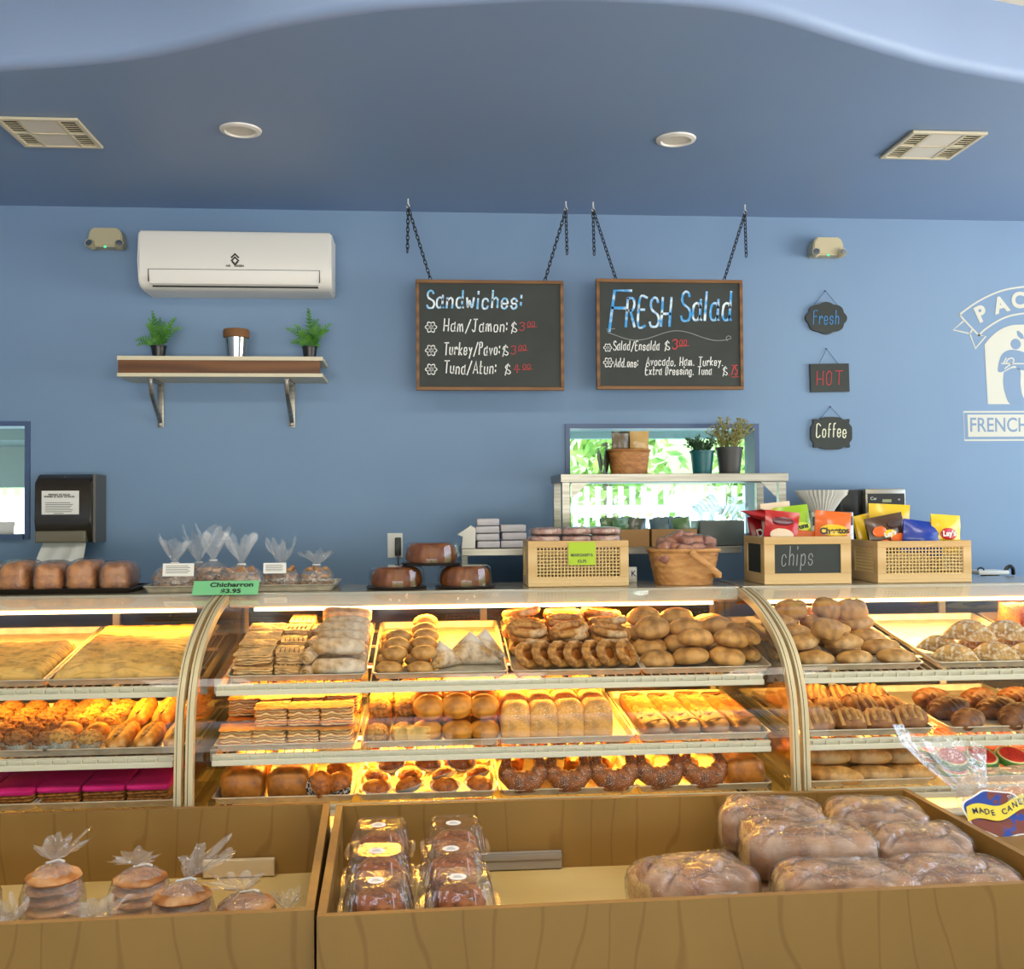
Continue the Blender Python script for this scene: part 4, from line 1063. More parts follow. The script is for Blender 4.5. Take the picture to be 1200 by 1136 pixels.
# black tray with wrapped loaves
xa, xb = P(-45, 690, 3.98).x, P(160, 690, 3.98).x
def shallow_tray(w, d, h, th=.003, lip=.012, bev=0):
    b = B(); prof = [(-.5, 0), (-.5, h)]
    o = [(w/2-lip, d/2-lip, 0), (w/2-lip*.3, d/2-lip*.3, h), (w/2, d/2, h), (w/2+.002, d/2+.002, h-.004), (w/2-.003, d/2-.003, h-.003), (w/2-lip-.001, d/2-lip-.001, -.0025+.0025)]
    rings = []
    for i, (x, y, z) in enumerate([(w/2-lip, d/2-lip, .0), (w/2-.004, d/2-.004, h), (w/2, d/2, h+.0015), (w/2+.003, d/2+.003, h-.001), (w/2+.001, d/2+.001, h-.004), (w/2-.004, d/2-.004, h-.006), (w/2-lip-.0, d/2-lip-.0, -.002)]):
        cr = .018; ring = []
        for cx_, cy_, a0 in ((1, 1, 0), (-1, 1, 90), (-1, -1, 180), (1, -1, 270)):
            for q in range(4):
                a_ = R(a0+q*30); ring.append(b.verts.new((cx_*(x-cr)+cr*math.cos(a_), cy_*(y-cr)+cr*math.sin(a_), z+.002)))
        rings.append(ring)
    ring_bridge(b, rings); cap(b, rings[0]); cap(b, rings[-1][::-1])
    bmesh.ops.recalc_face_normals(b, faces=b.faces)
    return b
yt = 4.03
b = shallow_tray(xb-xa, .26, .016); tag(obj('serving_tray', b, M['pan_dark'], None, True, ((xa+xb)/2, yt, TZ)), 'black serving tray of wrapped brown loaves on the left case', 'tray')
def loaf_blob(a, c, h, seed, e1=.6, e2=.55, amp=.05):
    b = B(); blob(b, a, c, h, e1, e2, 30, 18, lambda v: 1+amp*nz(v, 1.8, seed)+.02*nz(v, 6, seed), -.75); 
    for v in b.verts: v.co.z += .75*h
    return b
def wrapped(name, label, cat, grp, a, c, h, seed, loc, rot, crust, dust=None, amp=.05, e1=.6, e2=.55, ends=True):
    o = tag(obj(name, loaf_blob(a, c, h, seed, e1, e2, amp), crust, None, True, loc, rot), label, cat, grp)
    b = B(); rn = random.Random(seed)
    blob(b, a*1.04, c*1.05, h*1.05, e1*.9, e2*.9, 46, 26, lambda v: 1+amp*nz(v, 1.8, seed)+.018+.030*abs(nz(v, 7, seed+3)), -.76)
    for v in b.verts: v.co.z += .765*h
    obj('plastic_wrap', b, M['wrap'], o, True, angle=22)
    return o
nl = 5; lw_ = (xb-xa-.03)/nl
for k in range(nl):
    xx = xa+.015+lw_*(k+.5)
    wrapped('sweet_loaf', 'wrapped brown loaf on black tray, %s' % nth(k, nl), 'loaf', 'loaves on the black tray', lw_*.455, .10, .062+.004*(k % 2), 20+k, (xx, yt, TZ+.0045), (0, 0, jit(.03)), M['crust'])
# sheet pan with tied bags of small cookies
xa, xb = P(172, 690, 3.95).x, P(394, 690, 3.95).x
yt = 4.04
b = shallow_tray(xb-xa, .30, .022); tag(obj('sheet_pan', b, M['alu'], None, True, ((xa+xb)/2, yt, TZ)), 'aluminium sheet pan of tied cookie bags on top of case', 'tray')
M['knot'] = mat('crumbly_cookie', S(214, 160, 104), .65, col2=S(150, 98, 54), scale=40, bump=.5, bscale=90, vary=.15)
kn = []
for s in range(3):
    b = B(); rn = random.Random(s)
    pts = [Vector((.017*math.cos(q*.9), .015*math.sin(q*.9), .004*math.sin(q*2+s)+.0015*q)) for q in range(8)]
    tube(b, catmull(pts, 3), .0085, 7)
    for v in b.verts: v.co += Vector((nz(v.co, 90), nz(v.co, 90, 5), nz(v.co, 90, 9)))*.003
    kn.append(obj('knot_proto', b, M['knot']))
M['bagfilm'] = film('cellophane', (1, 1, 1, 1), base=.08, rough=.07, bump=1.0, bscale=48, haze=.15)
M['bagfilm2'] = film('hazy_bag_film', (1, 1, 1, 1), base=.08, rough=.08, bump=1.0, bscale=26, haze=.16)
M['tie'] = mat('twist_tie', S(235, 235, 230), .5)
def bag_mesh(a, c, h, neck, flare, seed, n=56, flarer=.06):
    """gathered cellophane bag: belly, pinched neck, flared crumpled top"""
    b = B(); rn = random.Random(seed); rings = []
    prof = [(.55, 0), (.93, .05), (1.0, .25), (.98, .5), (.82, .78), (.45, .96), (.13, 1.04), (.10, 1.08), (.30, 1.16), (.62, 1.28), (.95, 1.42), (1.1, 1.5)]
    nfold = rn.choice([7, 9, 11])
    for j, (r_, z) in enumerate(prof):
        ring = []
        for i in range(n):
            th = 2*math.pi*i/n; fold = .5+.5*math.sin(nfold*th+seed)+.6*nz(Vector((math.cos(th)*2, math.sin(th)*2, z*2)), 1.5, seed)
            if z <= .8: ra, rc_ = a*r_, c*r_; k = 1+.05*nz(Vector((math.cos(th), math.sin(th), z)), 4, seed)
            elif z <= 1.1: ra, rc_ = a*r_, c*r_; k = 1-.35*fold*(r_ < .9)
            else: ra = rc_ = flarer*r_; k = .72+.42*fold+.25*nz(Vector((math.cos(th)*3, math.sin(th)*3, z*5)), 1.6, seed+4)
            zz = z*h if z <= 1.08 else 1.08*h+(z-1.08)/.42*flare*(.70+.28*fold+.55*nz(Vector((math.cos(th)*2, math.sin(th)*2, z)), 1.3, seed+9))
            ring.append(b.verts.new((ra*k*math.cos(th), rc_*k*math.sin(th), zz)))
        rings.append(ring)
    ring_bridge(b, rings); cap(b, rings[0][::-1])
    return b
bags = [(205, 4.00, .105, .075, .095, .10), (250, 4.06, .09, .07, .10, .12), (283, 3.99, .11, .075, .088, .11), (330, 4.04, .095, .07, .075, .10), (371, 4.05, .085, .065, .08, .055), (233, 4.13, .09, .055, .09, .11)]
for k, (px, y, a, c, h, fl) in enumerate(bags):
    p = P(px, 680, y); w_ = ('first', 'second', 'third', 'fourth', 'fifth', 'rear')[k]
    t = thing('cookie_bag', 'tied clear bag of knotted cookies on sheet pan, %s' % ('the one at the rear' if k == 5 else w_+' from left in front'), 'cookie bag', (p.x, y, TZ+.005), 0, 'tied cookie bags on the sheet pan')
    obj('film', bag_mesh(a*.82, c, h, 0, fl, k*3+1, flarer=.055), M['bagfilm'], t, True, angle=25)
    b = B(); tube(b, [(.014*math.cos(q*.9), .014*math.sin(q*.9), h*1.06) for q in range(8)], .003, 5); obj('twist_tie', b, M['tie'], t)
    rn = random.Random(40+k)
    for lay in range(3):
        ph = rn.uniform(0, 6.28); kk = (1, 1, .72)[lay]
        for q in range(6):
            rx_, ry_ = (0, 0) if q == 5 else (a*.50*kk*math.cos(ph+q*1.2566), max(c*.62, .046)*kk*math.sin(ph+q*1.2566))
            tag(inst('knot_cookie', kn[(q+lay) % 3].data, None, (p.x+rx_, y+ry_, TZ+.0125+lay*.0265+rn.uniform(0, .002)), (rn.uniform(-.22, .22), rn.uniform(-.22, .22), rn.uniform(0, 6)), rn.uniform(.95, 1.1)*a/.105),
                'small knotted cookie inside the %s tied bag on sheet pan' % ('rear' if k == 5 else w_+'-from-left front'), 'cookie', 'knotted cookies in the %s bag' % w_)
def bag_label(px, py, y, w, h, label, rz):
    p = P(px, py, y); b = B(); box(b, (0, 0, 0), (w, .0012, h)); o = tag(obj('bag_label', b, M['paper'], None, False, (p.x, y, p.z), (R(-8), 0, rz)), label, 'label')
    b = B()
    for q in range(5): bb(b, -w*.40, w*(.32+.06*(q % 2)), -.0012, -.0008, h*(.26-.13*q), h*(.26-.13*q)+h*.05)
    obj('print', b, mat('label_print', S(130, 128, 124), .8), o, False)
bag_label(209, 668, 3.915, .115, .048, 'white printed label on the first cookie bag from left', R(-2)); bag_label(322, 666, 3.955, .085, .04, 'white printed label on the fourth cookie bag from left', R(3))
# price card
p = P(265, 689, 3.80)
t = thing('price_card', 'green price card reading Chicharron taped over the case edge', 'price card', (p.x, 3.795, p.z), 0, rot=(R(-40), 0, R(-1)))
b = B(); box(b, (0, 0, 0), (.235, .0015, .062)); obj('card', b, mat('mint_card', S(122, 198, 140), .7), t, False)
text('card_text', 'Chicharron', .027, M['black'], t, (.02, -.0014, .012), bold=.0008, scale=(1.25, 1, 1)); text('card_price', '$3.95', .025, M['black'], t, (.02, -.0014, -.016), bold=.0008, scale=(1.3, 1, 1))
# domed bundt cakes
M['bundt'] = mat('bundt_brown', S(146, 84, 34), .4, col2=S(104, 54, 20), scale=18, bump=.25, bscale=70)
M['dome'] = film('dome_plastic', (.98, .98, .98, 1), base=.06, rough=.03, bump=.1, bscale=12)
def bundt(px, py, y, label, z):
    p = P(px, py, y)
    t = thing('bundt_cake', label, 'cake', (p.x, y, z), 0, 'bundt cakes in clear domes')
    b = B(); lathe(b, [(.001, .0), (.112, 0), (.118, .008), (.112, .010), (.1, .008), (.001, .008)], 40, close=False); obj('base_tray', b, M['pan_dark'], t)
    b = B(); lathe(b, [(.03, .0095), (.088, .0095), (.097, .022), (.096, .045), (.088, .068), (.068, .082), (.048, .078), (.034, .058), (.03, .0095)], 64, close=False,
                   wob=lambda a_, zz: 1+(.018*math.cos(16*a_) if zz < .07 else 0)); obj('cake', b, M['bundt'], t)
    b = B(); lathe(b, [(.108, .0105), (.106, .05), (.101, .076), (.090, .086), (.001, .088)], 48, close=False, wob=lambda a_, zz: 1+.008*math.cos(24*a_)*(zz < .08)); obj('dome_lid', b, M['dome'], t, angle=30)
bundt(465, 686, 3.97, 'bundt cake in clear dome, lower one nearer the cookie bags', TZ)
bundt(545, 686, 3.97, 'bundt cake in clear dome, lower one nearer the cane basket', TZ)
bundt(505, 655, 3.98, 'bundt cake in clear dome stacked on top of two others', TZ+.0895)
# crates -----------------------------------------------------------
def crate(px0, px1, pyt, y, depth, label, kind, pxs=None):
    a, c = P(px0, 684, y), P(px1, 684, y); w = c.x-a.x; h = P((px0+px1)/2, pyt, y).z-TZ; xm = (a.x+c.x)/2
    t = thing(kind, label, 'crate', (xm, y, TZ))
    s = .012; fw = .034 if kind != 'chalk_panel_crate' else .042
    def fr(name, x0, x1, y0, y1, z0, z1): b = B(); bb(b, x0, x1, y0, y1, z0, z1, .0015); return obj(name, b, M['pine'], t, False)
    fr('bottom', -w/2, w/2, 0, depth, 0, s)
    fr('back_panel', -w/2, w/2, depth-s, depth, s, h)
    for nm, yy in (('front', 0),):
        fr(nm+'_bottom_rail', -w/2, w/2, yy, yy+s, s, s+fw*.72); fr(nm+'_top_rail', -w/2, w/2, yy, yy+s, h-fw*.72, h)
        fr(nm+'_stile', -w/2, -w/2+fw, yy, yy+s, s+fw*.72, h-fw*.72); fr(nm+'_stile', w/2-fw, w/2, yy, yy+s, s+fw*.72, h-fw*.72)
    for xx in (-w/2, w/2-s):
        fr('side_bottom_rail', xx, xx+s, s, depth-s, s, s+fw*.72); fr('side_top_rail', xx, xx+s, s, depth-s, h-fw*.72, h)
        fr('side_stile', xx, xx+s, s, s+fw*.8, s+fw*.72, h-fw*.72); fr('side_stile', xx, xx+s, depth-s-fw*.8, depth-s, s+fw*.72, h-fw*.72)
    return t, w, h, xm, s, fw
M['cane'] = mat('cane_webbing', S(214, 182, 120), .55)
def cane(t, w, h, s, fw, depth, nx, nz_, sides=True):
    x0, x1, z0, z1 = -w/2+fw, w/2-fw, s+fw*.72, h-fw*.72
    b = B()
    for i in range(nx+1): x = x0+(x1-x0)*i/nx; bb(b, x-.0022, x+.0022, .004, .0065, z0, z1)
    for j in range(nz_+1): z = z0+(z1-z0)*j/nz_; bb(b, x0, x1, .003, .0062, z-.0022, z+.0022)
    obj('cane_panel', b, M['cane'], t, False)
    for xx in (-w/2+.004, w/2-.0065):
        b = B(); y0, y1 = s+fw*.8, depth-s-fw*.8; ny = max(6, int((y1-y0)/.0105))
        for i in range(ny+1): y = y0+(y1-y0)*i/ny; bb(b, xx, xx+.0025, y-.0022, y+.0022, z0, z1)
        for j in range(nz_+1): z = z0+(z1-z0)*j/nz_; bb(b, xx-.0004, xx+.002, y0, y1, z-.0022, z+.0022)
        obj('cane_panel', b, M['cane'], t, False)
# cane basket with wrapped packs
yb = 3.93
t, w, h, xm, s, fw = crate(619, 737, 634, yb, .22, 'pine basket with cane front holding flat wrapped cookie packs', 'cane_basket')
cane(t, w, h, s, fw, .22, 24, 9)
b = B(); bb(b, -w/2+s, w/2-s, s, .22-s, h-.045, h-.04); obj('inner_shelf', b, M['pine'], t, False)
M['marg'] = mat('dusty_pink_cookie', S(150, 98, 88), .6, col2=S(206, 176, 160), scale=22, vary=.1)
for k in range(9):
    i, j = k % 3, k//3
    wrapped('cookie_pack', 'wrapped pink-brown cookie pack, %s in the %s layer of the cane basket' % (('left', 'middle', 'right')[i], ('lowest', 'middle', 'top')[j]), 'cookie pack', 'wrapped packs in the cane basket', w*.155, .08, .0165, 60+k, (xm+(i-1)*w*.30+jit(.004), yb+.11, TZ+h-.038+j*.0305), (0, 0, jit(.05)), M['marg'], amp=.04)
p = P(682, 649, yb-.006)
tg = thing('price_card', 'lime price card reading Margarita on the cane basket front', 'price card', (p.x, yb-.004, p.z), R(-1))
b = B(); box(b, (0, 0, 0), (.105, .0015, .088)); obj('card', b, mat('lime_card', S(176, 206, 52), .7), tg, False)
text('card_text', 'MARGARITA', .0155, M['black'], tg, (0, -.0014, -.006), bold=.0004); text('card_price', '$3.75', .0155, M['black'], tg, (0, -.0014, -.03), bold=.0004)
# round woven basket with handle and bagged buns
p = P(806, 683, 3.93)
t = thing('woven_basket', 'square woven splint basket with swing handle full of bagged buns', 'basket', (p.x, 4.0, TZ))
obj('body', basket_mesh(.135, .105, .135, .62, .80, 9, 16, .008), M['wicker2'], t, True)
b = B(); pts = [Vector((.006+.135*math.cos(a_), -.112, .125-.16*math.sin(a_))) for a_ in [q/10*.0 for q in range(2)]]
b = B(); tube(b, [(.002, -.116, .132), (.06, -.122, .085), (.115, -.118, .04)], .012, 8, flat=.35, up=(0, -1, 0)); tube(b, [(.002, .116, .132), (.06, .122, .085), (.115, .118, .04)], .012, 8, flat=.35, up=(0, -1, 0)); bb(b, .098, .122, -.118, .118, .03, .045, .003); obj('handle', b, M['wicker2'], t)
M['pan_pink'] = mat('pinkish_bun', S(196, 130, 92), .5, col2=S(150, 84, 66), scale=25, vary=.15)
for k in range(14):
    i, j = k % 5, k//5
    wrapped('bagged_bun', 'small wrapped bun heaped in the woven basket', 'bun', 'wrapped buns in the woven basket', .034, .028, .024, 80+k, (p.x+(i-2)*.046*(1-.12*j)+.015*(j % 2)+jit(.006), 4.0+(-.05, .01, .055)[j]+jit(.008), TZ+.095+(.0, .028, .045)[j]+jit(.006)+(.02 if i in (2, 3, 4) else 0)), (jit(.5), jit(.5), jit(1.5)), M['pan_pink'])
# chalk-panel crate of chips
yb = 3.90
t, w, h, xm, s, fw = crate(896, 998, 629, yb, .26, 'pine crate with black panel reading Chips', 'chalk_panel_crate')
b = B(); bb(b, -w/2+fw, w/2-fw, .004, .008, s+fw*.72, h-fw*.72); cp = obj('chalk_panel', b, M['board'], t, False)
b = B(); write(b, 'chips', -w/2+fw+.028, h*.40, .0105, .0032, .003, fit=.13); obj('chalk_lettering', b, M['chalkg'], cp, False)
for xx in (-w/2+.004, w/2-.008):
    b = B(); bb(b, xx, xx+.004, s+fw*.8, .26-s-fw*.8, s+fw*.72, h-fw*.72); obj('side_panel', b, M['board'], t, False)
def chip(kind, px, py, y, w_, h_, label, rz=0, rx=0, ry=0, logo=None, lc=None, band=None, d=.05, lsz=.03, zmin=None):
    p = P(px, py+14, y)
    o = tag(obj('chip_bag', packet_mesh(w_, h_, d, hash(label) % 97 if False else len(label)), kind, None, True, (p.x, y, p.z), (R(rx), R(ry), R(rz))), label, 'chip bag', 'chip bags in crates')
    dl = d*.5
    if band:
        for (bx, bz, bw, bh, bm_) in band:
            b = B(); blob(b, bw, .003, bh, 1, 1, 20, 10, ctr=(bx, -dl-.001, bz)); obj('printed_patch', b, bm_, o)
    if logo: text('printed_name', logo, lsz, lc, o, (0, -dl-.0055, h_*.52), bold=.0012, rot=(R(90), R(-6), 0))
    return o
YEL, RED, ORG, GRN, BLU, BRN, WHT = gloss('yellow_bag', S(238, 196, 30)), gloss('red_bag', S(190, 26, 30)), gloss('orange_bag', S(232, 104, 22)), gloss('lime_bag', S(150, 190, 30)), gloss('blue_bag', S(24, 58, 160)), gloss('brown_bag', S(74, 44, 22)), gloss('cream_bag', S(232, 208, 180))
DRED = gloss('dark_red_bag', S(132, 16, 26)); M['yel'] = YEL
BLK = M['black']; WH = M['white']
chip(DRED, 894, 633, 4.09, .085, .15, 'dark red chip bag at left end of the chalk-panel crate', 12, -5, -8, 'Do', WH, None, .045, .045)
chip(RED, 913, 634, 3.955, .135, .165, 'red and cream chip bag second from left in chalk-panel crate', -8, -3, 6, None, None, [(0, .125, .042, .016, gloss('plum_print', S(96, 30, 50))), (.0, .07, .046, .026, WHT)], .05, .03)
chip(GRN, 936, 634, 3.985, .14, .19, 'lime green chip bag in middle of the chalk-panel crate', 4, -8, -6, 'Funyuns', mat('dark_green_print', S(20, 60, 24), .4), [(0, .098, .058, .022, gloss('pale_lime', S(214, 224, 70)))], .05, .028)
chip(gloss('rust_bag', S(196, 92, 34)), 938, 640, 3.95, .13, .11, 'rusty orange chip bag low in front of the lime one', 10, -3, 6, None, None, [(0, .07, .045, .014, BRN), (.02, .045, .03, .012, YEL)], .045)
chip(ORG, 974, 634, 3.955, .145, .165, 'orange chip bag at right end of the chalk-panel crate', -4, -4, 5, 'Cheetos', BLK, [(0, .088, .056, .024, YEL), (.03, .03, .04, .022, RED)], .05, .034)
chip(WHT, 912, 618, 4.08, .13, .15, 'cream and yellow chip bag standing at back of chalk-panel crate', 8, 0, -5, None, None, [(0, .10, .05, .03, YEL)], .04)
o = chip(RED, 945, 598, 4.05, .12, .19, 'red and silver bag lying flat across other chip bags', 60, 0, 0, None, None, [(0, .10, .045, .05, WHT)], .045)
o.rotation_euler = (R(-78), R(4), R(62)); o.location = P(925, 611, 4.02)
# cane crate of chips
t, w, h, xm, s, fw = crate(1029, 1139, 634, yb, .26, 'long pine crate with cane front holding yellow and blue bags', 'cane_crate')
cane(t, w, h, s, fw, .26, 23, 8)
chip(YEL, 1018, 634, 4.10, .085, .16, 'yellow chip bag at left end of the cane crate', 20, -4, -10, None, None, None, .05)
chip(YEL, 1040, 634, 4.08, .17, .20, 'yellow chip bag standing at back of the cane crate', -5, 0, 3, None, None, [(0, .03, .05, .025, BRN)], .05)
chip(BRN, 1044, 636, 4.0, .165, .16, 'brown chip bag with orange chips printed at left of cane crate', 4, -4, -10, "Lay's", WH, [(-.04, .10, .03, .022, ORG), (.03, .12, .03, .018, mat('print_dark', S(60, 30, 14), .4)), (-.03, .045, .03, .02, ORG), (.035, .06, .035, .02, ORG), (.0, .085, .03, .016, YEL)], .05, .026)
chip(BLU, 1079, 636, 3.965, .165, .135, 'shiny blue chip bag in the middle of cane crate', -6, -5, 8, None, None, None, .06)
chip(YEL, 1107, 636, 3.965, .13, .16, 'yellow chip bag with red logo at right end of cane crate', 6, -3, 4, "Lay's", WH, [(0, .082, .036, .024, RED)], .05, .03)
for k_p in pkm.values(): bpy.data.objects.remove(k_p)
for k_p in kn: bpy.data.objects.remove(k_p)
# ------------------------------------------------------------------ pastry materials
def crust(name, c1, c2, scale=12, rough=.5, bump=.25, bs=70, dust=None, vary=.12, lo=.35, hi=.65, spec=.45, bd=.004):
    c1, c2 = [(q_[0], q_[1]*.97, q_[2]*.80) for q_ in (c1, c2)]
    if sum(c1) > sum(c2): c1, c2 = c2, c1
    c1 = tuple(q_*.80 for q_ in c1)
    m = mat(name, S(*c1), rough, col2=S(*c2), scale=scale*2.6, bump=min(1, bump*1.7), bscale=bs*1.3, vary=vary, lo=lo-.02, hi=hi-.08, spec=spec, bdist=bd, detail=6)
    if dust:
        nt = m.node_tree; p = nt.nodes['Principled BSDF']; src = p.inputs['Base Color'].links[0].from_socket
        tc = nt.nodes.new('ShaderNodeTexCoord'); n = nt.nodes.new('ShaderNodeTexNoise'); n.inputs['Scale'].default_value = dust[1]; n.inputs['Detail'].default_value = 6
        r = nt.nodes.new('ShaderNodeMapRange'); r.inputs['From Min'].default_value = dust[2]; r.inputs['From Max'].default_value = dust[3]; r.inputs['To Max'].default_value = dust[4]
        mx = nt.nodes.new('ShaderNodeMix'); mx.data_type = 'RGBA'; mx.inputs[7].default_value = S(*dust[0])
        L = nt.links; L.new(tc.outputs['Object'], n.inputs['Vector']); L.new(n.outputs['Fac'], r.inputs['Value']); L.new(r.outputs[0], mx.inputs[0]); L.new(src, mx.inputs[6]); L.new(mx.outputs[2], p.inputs['Base Color'])
    return m
def layered(name, c1, c2, top, scale=70):
    """pastry layers as bands in z, baked top above"""
    m, nt, p = nodes(name); L = nt.links; p.inputs['Roughness'].default_value = .55
    tc = nt.nodes.new('ShaderNodeTexCoord'); w = nt.nodes.new('ShaderNodeTexWave'); w.bands_direction = 'Z'; w.inputs['Scale'].default_value = scale; w.inputs['Distortion'].default_value = 10; w.inputs['Detail'].default_value = 3; w.inputs['Detail Scale'].default_value = .6
    r = nt.nodes.new('ShaderNodeValToRGB'); r.color_ramp.elements[0].color = S(*c1); r.color_ramp.elements[1].color = S(*c2); r.color_ramp.elements[0].position = .25; r.color_ramp.elements[1].position = .7
    L.new(tc.outputs['Object'], w.inputs[0]); L.new(w.outputs['Fac'], r.inputs[0])
    g = nt.nodes.new('ShaderNodeNewGeometry'); tr = nt.nodes.new('ShaderNodeVectorTransform'); tr.vector_type = 'NORMAL'; tr.convert_from = 'WORLD'; tr.convert_to = 'OBJECT'
    sx = nt.nodes.new('ShaderNodeSeparateXYZ'); mr = nt.nodes.new('ShaderNodeMapRange'); mr.inputs['From Min'].default_value = .45; mr.inputs['From Max'].default_value = .8
    L.new(g.outputs['Normal'], tr.inputs[0]); L.new(tr.outputs[0], sx.inputs[0]); L.new(sx.outputs['Z'], mr.inputs['Value'])
    n = nt.nodes.new('ShaderNodeTexNoise'); n.inputs['Scale'].default_value = 26; n.inputs['Detail'].default_value = 5; r2 = nt.nodes.new('ShaderNodeValToRGB'); r2.color_ramp.elements[0].color = S(*top); r2.color_ramp.elements[1].color = S(*[min(255, v*1.28) for v in top]); r2.color_ramp.elements[0].position = .35; r2.color_ramp.elements[1].position = .65
    L.new(tc.outputs['Object'], n.inputs['Vector']); L.new(n.outputs['Fac'], r2.inputs[0])
    mx = nt.nodes.new('ShaderNodeMix'); mx.data_type = 'RGBA'; L.new(mr.outputs[0], mx.inputs[0]); L.new(r.outputs[0], mx.inputs[6]); L.new(r2.outputs[0], mx.inputs[7]); L.new(mx.outputs[2], p.inputs['Base Color'])
    b = nt.nodes.new('ShaderNodeBump'); b.inputs['Strength'].default_value = .6; b.inputs['Distance'].default_value = .004; L.new(w.outputs['Fac'], b.inputs['Height']); L.new(b.outputs[0], p.inputs['Normal'])
    return m
M['puff'] = layered('puff_layers', (150, 106, 60), (218, 182, 132), (196, 154, 100), 30)
M['napo'] = layered('napoleon_layers', (168, 106, 52), (232, 192, 130), (206, 130, 50), 36)
M['dusty'] = crust('sugar_dusted_roll', (176, 128, 80), (204, 162, 116), 14, .7, .2, 80, ((232, 222, 208), 9, .38, .60, .75))
M['bun'] = crust('tan_bun', (186, 130, 76), (206, 156, 102), 10, .5, .12, 60)
M['ring'] = crust('golden_ring', (176, 112, 54), (208, 150, 84), 22, .5, .4, 60, ((236, 214, 176), 14, .55, .7, .7))
M['filling'] = mat('amber_filling', S(190, 112, 36), .25, col2=S(150, 78, 22), scale=30)
M['dome'+'bun'] = crust('golden_dome', (226, 152, 58), (206, 128, 46), 8, .5, .08, 60)
M['crumb'] = crust('crumb_topping', (170, 110, 58), (214, 164, 100), 30, .75, .8, 90, bd=.012)
M['darkcrumb'] = crust('dark_crumb', (112, 68, 40), (160, 108, 66), 30, .75, .9, 90, bd=.012)
M['sugar'] = crust('sugared_loaf', (212, 140, 56), (226, 162, 76), 8, .5, .15, 120, ((246, 236, 214), 260, .56, .68, .85))
M['bar'] = crust('brown_flat_loaf', (132, 82, 40), (96, 56, 26), 10, .5, .2, 60, ((206, 176, 140), 7, .5, .72, .6))
M['loaf'] = crust('egg_bread', (170, 96, 36), (196, 124, 52), 9, .38, .15, 60)
M['muffin'] = crust('muffin_top', (184, 104, 36), (142, 74, 26), 20, .5, .6, 60)
M['horn'] = crust('horn_bread', (150, 84, 34), (112, 58, 24), 12, .42, .2, 60, ((238, 226, 204), 230, .55, .68, .55))
M['eclair'] = crust('golden_roll', (200, 138, 66), (176, 112, 50), 12, .5, .25, 60, ((226, 190, 140), 30, .58, .7, .7))
M['pinkice'] = mat('pink_icing', S(226, 44, 128), .6, col2=S(206, 30, 108), scale=6, bump=.08, spec=.2)
M['sponge'] = crust('sponge_side', (176, 116, 52), (136, 80, 34), 30, .8, .6, 90)
M['creamcake'] = crust('toasted_cream', (222, 176, 110), (228, 184, 120), 9, .5, .15, 60)
M['pale'] = crust('pale_bolillo', (206, 156, 96), (184, 128, 70), 9, .55, .12, 60, ((236, 214, 180), 6, .5, .7, .55))
M['empan'] = crust('sugared_empanada', (208, 164, 108), (190, 140, 84), 10, .7, .2, 90, ((244, 232, 210), 90, .46, .64, .7))
M['scored'] = crust('brown_round', (128, 76, 40), (158, 104, 60), 10, .5, .15, 60)
M['scoretop'] = crust('sugar_shell_topping', (190, 146, 98), (172, 124, 80), 16, .75, .2, 80)
M['wmred'] = mat('watermelon_red', S(226, 60, 40), .6, col2=S(206, 44, 34), scale=30, vary=.06)
M['wmpale'] = mat('watermelon_pale', S(232, 222, 150), .6)
M['wmgreen'] = mat('watermelon_green', S(86, 140, 40), .6, col2=S(50, 100, 30), scale=25)
M['seed'] = mat('seed_black', S(30, 24, 20), .5)
M['orangecake'] = crust('orange_cake', (226, 124, 50), (206, 100, 40), 40, .8, .5, 110)
M['cup'] = mat('white_foil_cup', S(226, 222, 212), .35, .3)
M['gingham'] = mat('black_white_cup', S(235, 232, 224), .6)
def gingham(m):
    nt = m.node_tree; p = nt.nodes['Principled BSDF']; tc = nt.nodes.new('ShaderNodeTexCoord'); c = nt.nodes.new('ShaderNodeTexChecker'); c.inputs['Scale'].default_value = 95
    c.inputs[1].default_value = S(240, 238, 232); c.inputs[2].default_value = S(40, 34, 30); nt.links.new(tc.outputs['Object'], c.inputs[0]); nt.links.new(c.outputs[0], p.inputs['Base Color'])
gingham(M['gingham'])

# ------------------------------------------------------------------ pastry shapes (base at z = 0)
PROTO = []
def proto(name, b, m, smooth=True, angle=50):
    o = obj(name, b, m, None, smooth, angle=angle); PROTO.append(o); return o
def lift(b):
    mz = min(v.co.z for v in b.verts)
    for v in b.verts: v.co.z -= mz
    return b
def slab(a, c, h, seed, layers=7, e2=.22, amp=.05, crown=.08):
    b = B(); rn = random.Random(seed); rings = []; n = 40
    for j in range(layers*2+1):
        s = j/(layers*2); k = 1+rn.uniform(-amp, amp*.6)-(.05 if j % 2 else 0); ring = []
        for i in range(n):
            th = 2*math.pi*i/n; x = spow(math.cos(th), e2); y = spow(math.sin(th), e2)
            q_ = k+amp*.8*nz(Vector((x, y, s*3)), 2.2, seed)
            ring.append(b.verts.new((a*x*q_, c*y*q_, h*s+.004*nz(Vector((x, y, s)), 2, seed+2))))
        rings.append(ring)
    for sc_ in (.7, .35): rings.append([b.verts.new((v.co.x*sc_, v.co.y*sc_, h*(1+crown*(1-sc_))+.004*nz(v.co, 60, seed))) for v in rings[layers*2]])
    ring_bridge(b, rings); cap(b, rings[0][::-1]); cap(b, rings[-1]); return lift(b)
K = {}
K['flaky'] = proto('flaky_slice', slab(.062, .040, .036, 1, 6, .30, .10, .12), M['puff'])
b = slab(.046, .045, .032, 2, 6, .3, .09, .12)
K['claw'] = proto('slit_pastry', b, M['puff'])
for i in range(5):
    b = B(); box(b, (-.030+.015*i, -.012, .0345), (.0035, .034, .006), .001); obj('slit', b, M['darkcrumb'], K['claw'], False)
